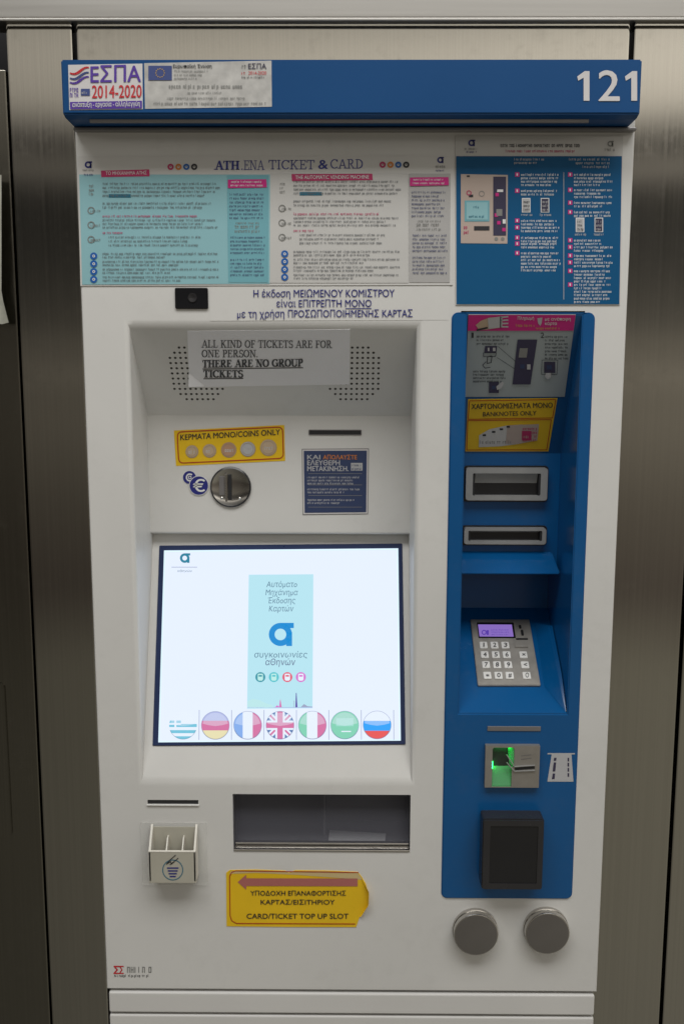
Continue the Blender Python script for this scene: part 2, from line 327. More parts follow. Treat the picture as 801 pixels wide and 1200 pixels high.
class Print:
    """printing on a flat face of the thing: every mark lies on that face's own plane, a fraction of a millimetre per layer"""
    STEP = .00035
    def __init__(self, plane): self.pl = plane; self.bm = bmesh.new(); self.mats = []
    def mi(self, m):
        if m not in self.mats: self.mats.append(m)
        return self.mats.index(m)
    def face(self, pts, k):
        try:
            f = self.bm.faces.new([self.bm.verts.new(p) for p in pts]); f.material_index = k
            f.normal_update()
            if f.normal.dot(self.pl.n) < 0: f.normal_flip()
        except ValueError: pass
    def poly(self, pts, m, L=1):
        if len(pts) >= 3: self.face([self.pl.at(x, y, L * self.STEP) for x, y in pts], self.mi(m))
    def rect(self, x0, y0, x1, y1, m, L=1): self.poly([(x0, y0), (x1, y0), (x1, y1), (x0, y1)], m, L)
    def plate(self, pts, m, th):
        """a board of thickness th standing off the plane"""
        a = [self.pl.at(x, y, th) for x, y in pts]
        b0 = len(self.bm.faces)
        vs = [self.bm.verts.new(p) for p in a]; wv = [self.bm.verts.new(p - self.pl.n * (th + .0005)) for p in a]; k = self.mi(m)
        fs = [self.bm.faces.new(vs)]
        for i in range(len(vs)):
            j = (i + 1) % len(vs); fs.append(self.bm.faces.new((vs[i], vs[j], wv[j], wv[i])))
        for f in fs: f.material_index = k
        bmesh.ops.recalc_face_normals(self.bm, faces=fs)
        fs[0].normal_update()
        if fs[0].normal.dot(self.pl.n) < 0:
            for f in fs: f.normal_flip()
    def disc(self, cx, cy, r, m, L=1, n=24): self.poly(circ(cx, cy, r, n), m, L)
    def ring(self, cx, cy, r, ww, m, L=1, n=24, a0=0, a1=360):
        for i in range(n):
            a, b = R(a0 + (a1 - a0) * i / n), R(a0 + (a1 - a0) * (i + 1) / n)
            self.poly([(cx + r * math.cos(a), cy + r * math.sin(a)), (cx + r * math.cos(b), cy + r * math.sin(b)),
                       (cx + (r - ww) * math.cos(b), cy + (r - ww) * math.sin(b)), (cx + (r - ww) * math.cos(a), cy + (r - ww) * math.sin(a))], m, L)
    def line(self, x0, y0, x1, y1, ww, m, L=1): self.poly(ln(x0, y0, x1, y1, ww), m, L)
    def path(self, pts, ww, m, L=1):
        for a, b in zip(pts, pts[1:]): self.line(*a, *b, ww, m, L)
    def outline(self, pts, ww, m, L=1): self.path(list(pts) + [pts[0]], ww, m, L)
    def map(self, x0, yb, x1, h, yb1=None):
        yb1 = yb if yb1 is None else yb1
        return lambda u, v: (x0 + (x1 - x0) * u, yb + (yb1 - yb) * u - h * v)
    def text(self, s, x0, yb, x1, h, m, L=2, bold=0.0, shear=0.0, yb1=None, space=1.0):
        vs, ps = glyphs(s, bold, shear, space); f = self.map(x0, yb, x1, h, yb1); k = self.mi(m)
        for i, ch in enumerate(s):
            if ch == 'Φ':                                           # a round letter with an upright stem
                glyphs(s[:i + 1]); glyphs('O'); u = (_tc[('w', s[:i + 1].translate(LOOK))] - _tc[('w', 'O')] / 2) / _tc[('w', s.translate(LOOK))]
                a, b = f(u, 0); self.rect(a - h * .08, b + h * .03, a + h * .08, b - h * 1.03, m, L + 1)
        d = bold * h * .9                                           # heavier type: the letters printed over themselves, a hair apart
        for n_, (dx, dy) in enumerate([(0, 0)] if bold <= 0 else [(0, 0), (d, 0), (-d, 0), (0, d * .6), (0, -d * .6)]):
            bv = []
            for v in vs:
                a, b = f(*v); bv.append(self.bm.verts.new(self.pl.at(a + dx, b + dy, (L + n_ * .12) * self.STEP)))
            for p in ps:
                try:
                    q = self.bm.faces.new([bv[i] for i in p]); q.material_index = k; q.normal_update()
                    if q.normal.dot(self.pl.n) < 0: q.normal_flip()
                except ValueError: pass
    def serif(self, s, x0, yb, x1, h, m, L=2, T=.15, t=.06, yb1=None):
        adv = [serif_letter(c, T, t) for c in s]; tot = sum(a[1] for a in adv); f = self.map(x0, yb, x1, h, yb1); x = 0
        for ps, a in adv:
            for p in ps: self.poly([f((x + q[0]) / tot, q[1]) for q in p], m, L)
            x += a
    def micro(self, x0, yb, x1, h, m, L=2, lib=LIB, bold=.78, pitch=.74, rag=0.0, slope=0.0):
        """print too small to be read in the photograph: runs of letter-like strokes with word gaps"""
        x = x0; end = x1 - (x1 - x0) * random.uniform(0, rag)
        while x < end - h * .4:
            for _ in range(random.randint(2, 9)):
                if x > end - h * .4: break
                for a, b, c, d in random.choice(lib):
                    y = yb + (x - x0) * slope
                    self.rect(x + a * h * bold, y - b * h, x + c * h * bold, y - d * h, m, L)
                x += h * pitch * bold
            x += h * .45
    def block(self, x0, y0, x1, n, dy, h, m, L=2, rag=.25, **k):
        for i in range(n): self.micro(x0, y0 + i * dy, x1, h, m, L, rag=rag if i % 2 or n == 1 else rag * .3, **k)
    def logo(self, cx, cy, r, m, L=2):
        """the ring-and-tab letter mark of the operator"""
        self.ring(cx, cy, r, r * .50, m, L, 32)
        self.rect(cx + r * .50, cy - r * .2, cx + r * 1.0, cy + r * 1.0, m, L)
        self.poly([(cx, cy - r), (cx + r * 1.15, cy - r), (cx + r * 1.15, cy - r * .55), (cx + r * .2, cy - r * .55)], m, L)
    def build(self, name, parent=None, **k):
        return ob(name, self.bm, self.mats, parent, **k)
FRONT = FP(0.0)

# ================================================================== LARGE STRUCTURE: steel cladding round the machine
ST = 0.014                                                          # the cladding lies a little behind the machine's face
MXL = (W(88, 170).x + W(125, 1150).x) / 2; MXR = (W(741, 170).x + W(701, 1150).x) / 2
ZB = W(413, 1161).z; ZTOP = W(413, 150).z
zl = W(400, 23, ST).z                                               # top of the cladding, under the lintel
def panel(x0, x1, z0, z1, label, y=ST, name='steel_panel', m='steel', th=.04, bev=.003, group='brushed steel wall panels'):
    bm = bmesh.new(); box(bm, x0, x1, y, y + th, z0, z1, bev, 2)
    return ob(name, bm, M[m], label=label, cat='wall panel', group=group, smooth=30)
xa = W(7, 40, ST).x; xb = W(87, 40, ST).x; xc = W(740, 40, ST).x; xd = W(790, 900, ST).x
panel(xa, xb - .0025, 0, zl, 'tall narrow brushed steel panel directly left of the white ticket machine')
panel(xb + .0025, xc - .0025, ZTOP - .1, zl, 'short wide brushed steel panel above the blue sign of the ticket machine')
panel(xc + .0025, xd - .002, 0, zl, 'tall narrow brushed steel panel directly right of the white ticket machine')
panel(xd + .002, xd + .5, 0, zl, 'steel panel at the right edge beyond a thin dark joint')
# the panel on the far left stands a little behind and starts lower, over a dark gap
bm = bmesh.new(); xe = xa - .006
box(bm, xe - .5, xe, ST + .012, ST + .05, 0, W(2, 78, ST).z, .003)
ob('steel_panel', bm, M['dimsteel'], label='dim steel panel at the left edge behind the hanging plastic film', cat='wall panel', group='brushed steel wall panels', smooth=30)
bm = bmesh.new(); box(bm, xe - .6, xd + .6, .34, .40, 0, zl + .4)
ob('backing_wall', bm, M['dark'], label='dark backing wall seen in the joints between the steel panels', cat='wall')
bm = bmesh.new(); box(bm, xe - .6, xd + .6, .002, .06, W(400, 22, .002).z, W(400, 22, .002).z + .35, .003, 3)
LINTEL = ob('steel_lintel', bm, M['lintel'], label='long pale satin steel lintel running across above all the wall panels', cat='lintel', smooth=30)
bm = bmesh.new(); zt_ = W(400, 22, -.003).z; box(bm, xe - .6, xd + .6, -.0035, .0015, zt_ - .0022, zt_ + .001, .0007)
ob('edge_trim', bm, M['lintel'], LINTEL, smooth=30)
# plastic film and plate at the left edge
t = None
bm = bmesh.new(); pl = FP(ST - .004)
cols = [(-26, 210), (-14, 205), (-4, 200), (2, 205)]
rows = 14; grid = []
for i in range(rows + 1):
    v = i / rows; y = 205 + (378 - 205) * v
    right = 2.0 + (0 if y < 345 else (y - 345) / 33 * 8.5)
    row = []
    for j in range(6):
        px = -30 + (right + 30) * j / 5
        p = pl.at(px, y + (2 if j == 4 and i == rows else 0), .004 + .005 * random.random()); row.append(bm.verts.new(p))
    grid.append(row)
for i in range(rows):
    for j in range(5): bm.faces.new((grid[i][j], grid[i][j + 1], grid[i + 1][j + 1], grid[i + 1][j]))
r_ = bmesh.ops.solidify(bm, geom=bm.faces[:], thickness=.0006)
ob('plastic_film', bm, M['film'], label='crumpled pale plastic film hanging at the left edge with a pointed lower corner', cat='plastic film', smooth=60)
bm = bmesh.new(); x0, x1, z0, z1 = rect(-40, 800, 10, 981, ST + .010)
prism(bm, [(p[0], ST + .0125, p[1]) for p in rrect(x0, x1, z0, z1, .008)], (0, -.004, 0), .0008)
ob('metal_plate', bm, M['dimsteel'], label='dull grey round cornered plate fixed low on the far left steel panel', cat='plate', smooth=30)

# ================================================================== TICKET MACHINE
tm = thing('ticket_machine', 'white and blue ticket vending machine with glowing touchscreen set into steel wall panels', 'ticket machine', ((MXL + MXR) / 2, .15, 0))
# ---- measured lines of the main recess
RXL = (W(153, 400).x + W(166, 905).x) / 2; RXR = (W(487, 390).x + W(482, 905).x) / 2
RZT = W(318, 381).z; RZB = W(318, 916).z
DP = 0.105
z_sp = W(325, 487, DP).z; z_co = W(325, 626, DP).z; DS = DP + .020
prof = [(0, RZT), (DP, z_sp), (DP, z_co), (DS, z_co - .001), (0, RZB)]      # (depth, z) from the top rim to the bottom rim
P_SPK = Plane((0, 0, RZT), Vector((0, -(RZT - z_sp), -DP)))
P_COIN = FP(DP)
P_SCR = Plane((0, 0, RZB), Vector((0, -(z_co - .001 - RZB), DS)))
# ---- measured lines of the blue panel and its recess
BXL = (W(527, 380).x + W(518, 1040).x) / 2; BXR = (W(695, 380).x + W(671, 1040).x) / 2; BZT = W(611, 366, -.002).z; BZB = W(595, 1053.5, -.002).z
HXL = W(542, 600).x; HXR = W(672.5, 600).x; HZT = W(611, 368).z; HZB = W(602, 836).z
z_530 = W(600, 531, DP).z; z_648 = W(600, 648, DP).z; DH = .068; z_671 = W(600, 672, DH).z; DN = .165
slope = math.tan(R(34)); z_nb = HZB + slope * (DN + .002)
bprof = [(-.002, HZT), (DP, z_530), (DP, z_671), (DP + .002, z_671 - .0015), (DN, z_671 - .001), (DN, z_nb), (-.002, HZB)]
P_BSL = Plane((0, -.002, HZT), Vector((0, -(HZT - z_530), -DP - .002)))
P_SHELF = Plane((0, -.002, HZB), Vector((0, -slope, 1)))
# ---- tray + slots cut through the face
TR = (rect(273, 931, 481, 998)[0], RXR, *rect(273, 931, 481, 998)[2:]); TK = rect(173, 937.5, 232.5, 942.5)

bm = bmesh.new()
holes = [(RXL, RXR, RZB, RZT), (HXL - .008, HXR + .004, HZB - .006, HZT + .004), TR, TK]
xs = sorted({MXL, MXR, *[h[0] for h in holes], *[h[1] for h in holes]}); zs = sorted({ZB, ZTOP + .05, z_sp, z_co, z_co - .001, *[h[2] for h in holes], *[h[3] for h in holes]})
V = {}
def gv(x, y, z):
    k = (round(x, 6), round(y, 6), round(z, 6))
    if k not in V: V[k] = bm.verts.new((x, y, z))
    return V[k]
for i in range(len(xs) - 1):
    for j in range(len(zs) - 1):
        mx, mz = (xs[i] + xs[i + 1]) / 2, (zs[j] + zs[j + 1]) / 2
        if any(h[0] < mx < h[1] and h[2] < mz < h[3] for h in holes): continue
        bm.faces.new((gv(xs[i], 0, zs[j]), gv(xs[i + 1], 0, zs[j]), gv(xs[i + 1], 0, zs[j + 1]), gv(xs[i], 0, zs[j + 1])))
fr = lambda a, b, arr: [q for q in arr if a - 1e-7 <= q <= b + 1e-7]
hx, hz = fr(RXL, RXR, xs), fr(RZB, RZT, zs)
# main recess: sloping speaker panel, upright coin panel, underside, sloping screen panel, side walls
def dep(z):
    for (d0, z0), (d1, z1) in zip(prof, prof[1:]):
        if z1 - 1e-7 <= z <= z0 + 1e-7: return d0 + (d1 - d0) * (z0 - z) / (z0 - z1)
for za, zb_ in zip(hz, hz[1:]):                                     # strips from the bottom rim up
    top = [gv(x, 0, RZT) for x in hx[::-1]] if zb_ >= RZT - 1e-7 else [gv(RXR, dep(zb_), zb_), gv(RXL, dep(zb_), zb_)]
    bot = [gv(x, 0, RZB) for x in hx] if za <= RZB + 1e-7 else [gv(RXL, dep(za), za), gv(RXR, dep(za), za)]
    bm.faces.new(bot + top)
    for X in (RXL, RXR):
        q = []
        for v in (gv(X, 0, za), gv(X, dep(za), za), gv(X, dep(zb_), zb_), gv(X, 0, zb_)):
            if v not in q: q.append(v)
        bm.faces.new(q)
# plain reveals for the other openings and the outer sides
def reveal(h, depth):
    a, b = fr(h[0], h[1], xs), fr(h[2], h[3], zs)
    for p, q in zip(a, a[1:]):
        for z in (h[2], h[3]): bm.faces.new((gv(p, 0, z), gv(q, 0, z), gv(q, depth, z), gv(p, depth, z)))
    for p, q in zip(b, b[1:]):
        for x in (h[0], h[1]): bm.faces.new((gv(x, 0, p), gv(x, 0, q), gv(x, depth, q), gv(x, depth, p)))
reveal(TR, .004); reveal(TK, .02); reveal(holes[1], .004)
for p, q in zip(zs, zs[1:]):
    for x in (MXL, MXR): bm.faces.new((gv(x, 0, p), gv(x, 0, q), gv(x, .3, q), gv(x, .3, p)))
for p, q in zip(xs, xs[1:]):
    for z in (ZB, ZTOP + .05): bm.faces.new((gv(p, 0, z), gv(q, 0, z), gv(q, .3, z), gv(p, .3, z)))
bmesh.ops.recalc_face_normals(bm, faces=bm.faces)
e_in, e_out, e_co = [], [], []
onr = lambda v, h: abs(v.co.y) < 1e-7 and h[0] - 1e-6 < v.co.x < h[1] + 1e-6 and h[2] - 1e-6 < v.co.z < h[3] + 1e-6
for e in bm.edges:
    if e.calc_face_angle(0) is None or e.calc_face_angle(0) < .05: continue
    a, b = e.verts
    if onr(a, holes[0]) and onr(b, holes[0]): e_in.append(e)
    elif abs(a.co.y - DP) < 1e-6 and abs(b.co.y - DP) < 1e-6 and abs(a.co.z - z_co) < 1e-6 and abs(b.co.z - z_co) < 1e-6: e_co.append(e)
    elif abs(a.co.y) < 1e-7 and abs(b.co.y) < 1e-7 and (abs(a.co.x - MXL) < 1e-6 and abs(b.co.x - MXL) < 1e-6 or abs(a.co.x - MXR) < 1e-6 and abs(b.co.x - MXR) < 1e-6 or abs(a.co.z - ZB) < 1e-6 and abs(b.co.z - ZB) < 1e-6): e_out.append(e)
bmesh.ops.bevel(bm, geom=e_in, offset=.007, segments=5, affect='EDGES', profile=.5)
bmesh.ops.bevel(bm, geom=[e for e in e_co if e.is_valid], offset=.0045, segments=3, affect='EDGES', profile=.5)
bmesh.ops.bevel(bm, geom=[e for e in e_out if e.is_valid], offset=.003, segments=3, affect='EDGES', profile=.5)
cab = ob('cabinet', bm, M['paint'], tm, smooth=28)

# ---- plinth below the cabinet
bm = bmesh.new(); zp1 = W(413, 1164).z; zp2 = W(413, 1187.5).z
box(bm, MXL + .003, MXR - .003, -.002, .3, zp2, zp1, .003); box(bm, MXL + .003, MXR - .003, -.002, .3, 0, zp2 - .004, .003)
box(bm, MXL + .01, MXR - .01, .012, .28, .01, ZB + .01, mi=1)
ob('plinth', bm, [M['plinth'], M['dark']], tm, smooth=30)

# ---- header sign
HD = -.056
sxl = (W(70, 72, HD).x + W(75, 132, HD).x) / 2; sxr = (W(752, 70, HD).x + W(749, 128, HD).x) / 2
szt = W(411, 69.5, HD).z; szb = W(411, 133.5, HD).z
bm = bmesh.new(); prism(bm, [(sxl, HD, szt), (sxl, HD, szb), (sxl, HD + .012, szb - .004), (sxl, .01, szb - .006), (sxl, .01, szt)], (sxr - sxl, 0, 0), .0018)
x0 = W(115, 139).x; box(bm, x0, -x0 * .8, HD + .012, HD + .016, szb - .0075, szb - .003, mi=1)
hs = ob('header_sign', bm, [M['blue_sign'], M['bezel']], tm, smooth=25)
bm = bmesh.new(); box(bm, MXL + .002, MXR - .002, -.014, -.0005, szb - .0105, szb - .0065, .001)
ob('trim_strip', bm, M['bezel'], hs)
PH = FP(HD)
p = Print(PH); 
for x in (675.8, 731.6): p.poly([(x + 7.4, 118), (x + 7.4, 91), (x + 1, 94.6), (x, 89.6), (x + 8.6, 83.3), (x + 14.3, 83.3), (x + 14.3, 118)], M['sticker'], 2)
p.text('2', 701, 118, 725, 35, M['sticker'], 2, bold=.018); p.build('number_lettering', hs)
p = Print(PH)
p.plate([(80, 76), (167, 74.5), (167.5, 128), (81.5, 129)], M['sticker'], .0004)
p.text('ΕΣΠΑ', 106.5, 96.5, 165, 18.5, M['purple'], 3, bold=.02, yb1=95.5)
p.text('2014-2020', 108, 114.8, 166, 14.5, M['red'], 3, bold=.012, yb1=114)
for k, (c, dy) in enumerate((('red', 0), ('eublue', 6), ('purple', 11))):
    pts = [(82 + 22 * u / 10, 85 + dy + 2.6 * math.sin(u / 10 * 5.2 + .2) - 4.0 * u / 10) for u in range(11)]
    for a, b, u in zip(pts, pts[1:], range(10)): p.line(*a, b[0] + .3, b[1], 3.1 - abs(u - 4.5) * .3, M[c], 3)
p.micro(82, 108, 92, 5, M['purple'], 3, lib=CAPS, bold=.7); p.micro(82, 114, 92, 5, M['purple'], 3, lib=CAPS, bold=.7)
p.rect(95, 104, 105.5, 112, M['eublue'], 3); p.micro(96, 110, 104, 3, M['silver'], 4)
p.poly([(82, 119.5), (166.5, 118), (166.5, 127), (82.6, 128)], M['purple'], 3)
p.text('ανάπτυξη - εργασία - αλληλεγγύη', 85, 125.5, 164, 5.5, M['white'], 4, bold=.012, yb1=124.2)
p.build('funding_sticker', hs, label='white sticker with purple and red lettering and wave emblem')
p = Print(PH)
p.plate([(169, 74), (318, 71), (318.5, 125), (170, 127.5)], M['worn'], .0004)
p.rect(174, 77, 201.5, 94, M['eublue'], 3)
for i in range(12): p.disc(187.7 + 5 * math.sin(i * math.pi / 6), 85.5 - 5 * math.cos(i * math.pi / 6), .75, M['gold'], 4, 6)
p.text('Ευρωπαϊκή Ένωση', 203, 79.5, 248, 4, M['ink'], 3, bold=.01)
for i in range(3): p.micro(204, 84.6 + i * 4.3, 244 - i * 6, 3, M['grey'], 3)
p.text('ΕΣΠΑ', 291, 80.5, 312, 6, M['dusk'], 3, bold=.01); p.text('2014-2020', 291, 87.5, 312, 4, M['red'], 3); p.micro(283, 80, 289, 5, M['grey'], 3); p.micro(283, 92, 312, 3, M['ink'], 3); p.micro(283, 87.5, 289, 4, M['red'], 3)
p.micro(198, 103.5, 286, 5, M['grey'], 3); p.micro(220, 110, 262, 3, M['grey'], 3); p.micro(196, 116.5, 290, 3.4, M['grey'], 3); p.micro(180, 123, 312, 4, M['grey'], 3)
p.build('grant_notice_sticker', hs, label='worn pale sticker with a small blue flag and faded fine print')

# ---- information board, left
p = Print(FRONT)
p.plate([(91.5, 183), (531.5, 183), (530, 334), (94.5, 335)], M['print'], .0012)
L = 5
p.poly([(93, 204.5), (316.5, 204.5), (316, 332.5), (96.5, 333.5)], M['cyan'], L)
p.poly([(266, 205.5), (314.5, 205.5), (314, 331), (267.5, 331)], M['cyan2'], L + 1)
p.poly([(478.5, 203.5), (527.5, 203.5), (526.5, 331), (479, 331)], M['print2'], L)
p.poly([(316.5, 203.5), (478, 203.5), (478, 331.5), (316, 331.5)], M['pale'], L)
p.logo(103.5, 193, 4, M['navy'], L); p.micro(97, 200.5, 111, 2.6, M['grey'], L); p.micro(98.5, 206, 110, 3, M['navy'], L + 2)
p.logo(515.5, 187.5, 3.6, M['navy'], L); p.micro(510, 197, 522, 4, M['grey'], L); p.micro(510, 201, 521, 2.6, M['navy'], L)
p.poly([(118.5, 200), (175, 198.5), (175.5, 206.5), (119, 207.5)], M['crimson'], L + 1); p.text('ΤΟ ΜΗΧΑΝΗΜΑ ΑΤΗΣ', 124, 205, 172, 4, M['white'], L + 2, yb1=204.3)
p.poly([(341.5, 204), (436, 203.5), (436.5, 211), (342, 212.3)], M['crimson'], L + 1); p.text('THE AUTOMATIC VENDING MACHINE', 346, 210, 432, 4.2, M['white'], L + 2, bold=.006, yb1=209.3)
for bx, by in ((200, 195.5), (448, 193)):
    for i, c in enumerate(('crimson', 'orange', 'midblue', 'ink')): p.ring(bx + i * 9.2, by, 3.7, 2.1, M[c], L, 16); p.disc(bx + i * 9.2, by - .6, .7, M[c], L, 8)
p.serif('ATH', 252, 198.8, 281, 10.4, M['title'], L, T=.20, t=.09)
p.serif('.ENA', 282.5, 199, 310, 11, M['title'], L, T=.085, t=.06)
p.serif('TICKET', 315, 198.3, 369, 10.8, M['title'], L, T=.085, t=.07); p.text('&', 373, 197.8, 384, 10.5, M['title'], L, bold=.02); p.serif('CARD', 387, 197.4, 426, 10.8, M['title'], L, T=.085, t=.07)
def half(x, y, m1, m2, w1, cx):
    K = M['smallprint']
    p.block(x, y, x + w1, 4, 4.6, 3.0, K, L + 2, rag=.15); p.rect(x + 7, y + 11, x + 33, y + 15, M['teal'], L + 1)
    p.block(x, y + 23, x + w1 * .95, 2, 4.7, 3.0, K, L + 2, rag=.15)
    p.micro(x, y + 38, x + w1 * .8, 3, M['crimson'], L + 2); p.block(x, y + 42.6, x + w1 * .97, 3, 4.2, 2.9, K, L + 2, rag=.2)
    p.micro(x, y + 57.5, x + 26, 3, M['crimson'], L + 2); p.block(x + 7, y + 62.5, x + w1 * .86, 3, 4.7, 2.9, K, L + 2, rag=.2)
    for i in range(4):
        p.micro(x, y + 82 + i * 9.1, x + w1 * .98, 2.9, K, L + 2); p.micro(x, y + 86 + i * 9.1, x + w1 * .75, 2.9, K, L + 2, rag=.3)
        p.disc(x - 10.5, y + 83.5 + i * 9.1, 4.2, M['midblue'], L + 2, 16); p.ring(x - 10.5, y + 83.5 + i * 9.1, 1.7, .9, M['white'], L + 3, 10)
    for i, yy in enumerate((6, 30, 47, 64)):
        if i == 0: p.block(x - 16, yy + y - 3, x - 9, 3, 4.6, 3.6, M['grey'], L + 2, rag=0)
        else:
            p.ring(x - 13.5, y + yy, 4.2, 1.0, M['grey'], L + 2, 16); p.micro(x - 14, y + yy + 2, x - 2, 3.4, M['grey'], L + 2)
    p.poly([(cx, y - 6), (cx + 45, y - 6.5), (cx + 45.5, y + 3), (cx, y + 4)], M['magenta'], L + 3)
    p.micro(cx + 4, y - 2.4, cx + 40, 2.5, M['white'], L + 4); p.micro(cx + 3, y + 1.8, cx + 41, 2.5, M['white'], L + 4)
    p.block(cx + 2, y + 12.5, cx + 43, 7, 4.6, 2.9, M['smallnavy'], L + 2, rag=.18)
    p.micro(cx + 8, y + 51, cx + 38, 4.4, M['grey'], L + 2); p.micro(cx + 8, y + 56, cx + 38, 3.5, M['grey'], L + 2); p.micro(cx + 9, y + 46, cx + 37, 2.6, M['grey'], L + 2)
    p.block(cx + 3, y + 63, cx + 45, 5, 4.5, 2.9, M['smallnavy'], L + 2, rag=.12); p.block(cx + 3, y + 89, cx + 44, 5, 4.5, 2.9, M['smallnavy'], L + 2, rag=.12)
half(120.5, 216.5, 'cyan', 'cyan2', 139, 267); half(344, 214, 'pale', 'print2', 127, 480)
p.build('information_board', tm, label='wide printed board in pale cyan and grey with instructions in two languages')

# ---- blue instruction board, right
p = Print(FRONT)
p.plate([(533, 159), (729.5, 159), (725.5, 357.5), (533.5, 357.5)], M['pale'], .0012)
p.poly([(534, 183), (728, 183), (725, 356.5), (534.5, 356.5)], M['pblue'], L)
p.logo(552, 167.5, 3.8, M['navy'], L); p.micro(544, 175.5, 560, 2.8, M['grey'], L); p.micro(546, 179, 558, 2.4, M['navy'], L)
p.logo(714.5, 168.5, 3.4, M['grey'], L); p.micro(708, 177, 721, 3.6, M['grey'], L)
p.micro(586, 172.5, 680, 3.6, M['ink'], L, lib=CAPS, bold=.8); p.micro(592, 178.5, 675, 3.3, M['crimson'], L); 
p.poly([(539.5, 204), (594.5, 205), (594, 285.5), (539.5, 285)], M['pinkbeige'], L + 1)
p.rect(577.5, 207, 592.5, 276, M['dusk'], L + 2); p.rect(544, 235, 573, 259.5, M['cyan2'], L + 2); p.rect(546, 237, 571, 257.5, M['cyan'], L + 3)
p.micro(554, 244, 562, 3, M['teal'], L + 4); p.micro(549, 255, 568, 3, M['teal'], L + 4); p.rect(546.5, 205.5, 550, 207.5, M['ink'], L + 2)
p.rect(555, 265, 573, 270, M['ink'], L + 2); p.micro(543, 268, 551, 4, M['crimson'], L + 2); p.micro(543, 274, 550, 4, M['crimson'], L + 2); p.ring(549, 226, 3, 1, M['crimson'], L + 2, 12); p.rect(549, 228, 554, 231, M['ink'], L + 2); p.ring(564, 227, 3.4, .7, M['grey'], L + 2, 12)
for x, y in ((580, 226), (579, 250), (582, 259), (588, 267)): p.rect(x, y, x + 4, y + 4, M['magenta'], L + 3)
p.rect(582, 222, 589, 225, M['white'], L + 3); p.rect(581, 245, 588, 253, M['grey'], L + 3); p.rect(588.5, 257, 592, 262, M['white'], L + 3); p.disc(581, 280, 2.2, M['grey'], L + 2, 10); p.disc(588.5, 280, 2.2, M['grey'], L + 2, 10)
p.micro(602, 188, 638, 3, M['silver'], L + 1); p.micro(602, 192, 630, 3, M['silver'], L + 1)
for i in range(3): p.micro(666 + i * 8, 188 + i * 4.4, 714, 3, M['silver'], L + 1)
p.rect(659.6, 202, 660.3, 351, M['silver'], L + 1)
def steps(x, spec):
    for y, n, num in spec:
        if num: p.rect(x - 7, y - 4, x - 2, y + 1, M['magenta'], L + 1); p.rect(x - 5.4, y - 3, x - 3.8, y, M['white'], L + 2)
        p.block(x, y, x + 47, n, 4.0, 2.9, M['white'], L + 1, rag=.35)
def cards(x, y):
    for dx, c in ((0, 'silver'), (22, 'dusk')):
        p.rect(x + dx, y, x + dx + 10, y + 17, M['white'], L + 1); p.rect(x + dx + 1, y + 1, x + dx + 9, y + 16, M[c], L + 2)
        p.block(x + dx + 2, y + 6, x + dx + 9, 3, 4.5, 3.2, M['ink' if c == 'silver' else 'silver'], L + 3, rag=0); p.micro(x + dx - 1, y + 21, x + dx + 12, 3, M['silver'], L + 1)
steps(610, [(206, 4, 1), (225, 2, 1), (260, 1, 1), (264, 1, 0), (268, 2, 1), (280, 1, 1), (284, 1, 0), (287, 2, 1), (298, 6, 1)])
cards(611, 232)
steps(672, [(206, 4, 1), (224, 3, 1), (239, 2, 1), (250, 2, 1), (283, 1, 1), (287, 1, 0), (291, 2, 1), (301, 2, 1), (309, 2, 1), (319, 4, 1), (335, 6, 1)])
cards(674, 255)
p.build('instruction_board', tm, label='blue printed board with white step text and a small drawing of the machine')

# ---- printed notice strip under the board
p = Print(FRONT)
p.plate([(245, 336), (526, 335), (525, 375), (246, 376)], M['sticker'] if False else M['paint'], .0003)
for s, x0, yb, x1, h in (('Η έκδοση ΜΕΙΩΜΕΝΟΥ ΚΟΜΙΣΤΡΟΥ', 297, 348.3, 462, 8.6), ('είναι ΕΠΙΤΡΕΠΤΗ ΜΟΝΟ', 324, 360, 435, 8.4), ('με τη χρήση', 278, 372.3, 333, 8.4), ('ΠΡΟΣΩΠΟΠΟΙΗΜΕΝΗΣ ΚΑΡΤΑΣ', 337.5, 371.9, 483, 8.4)):
    p.text(s, x0, yb, x1, h, M['navy'], 3, bold=.006, yb1=yb - .5)
p.line(404.5, 361.6, 435, 361.4, .9, M['navy'], 3)
p.build('notice_strip', tm)

# ---- camera window
bm = bmesh.new(); x0, x1, z0, z1 = rect(205.5, 337.5, 244, 362)
prism(bm, [(q[0], .0005, q[1]) for q in rrect(x0, x1, z0, z1, .002)], (0, -.0035, 0), .0008)
cw = ob('camera_window', bm, M['gloss'], tm, smooth=30)
bm = bmesh.new(); c = W(226, 349); lathe(bm, (c.x, -.003, c.z), [(.006, 0), (.006, .0012), (.0045, .0012), (.003, .0006), (0, .0003)], 24)
ob('lens', bm, M['reader'], cw, smooth=30)

# ---- speaker holes
for cx in (230, 415):
    bm = bmesh.new(); 
    for r_i in range(-5, 6):
        for c_i in range(10):
            cc = c_i - 4.5
            if abs(cc) + abs(r_i) > 7.6: continue
            sk = (cx - 402) / 8000 * 6 * r_i
            px, py = cx + cc * 6.25 + (r_i * .9 if cx < 300 else -r_i * .12), 437.5 + r_i * 6.05
            o_ = P_SPK.at(px, py); lathe(bm, o_, [(.0019, .0001), (.0018, .0004), (0, .0003)], 10, P_SPK.n)
    ob('speaker_grille', bm, M['hole'], tm)

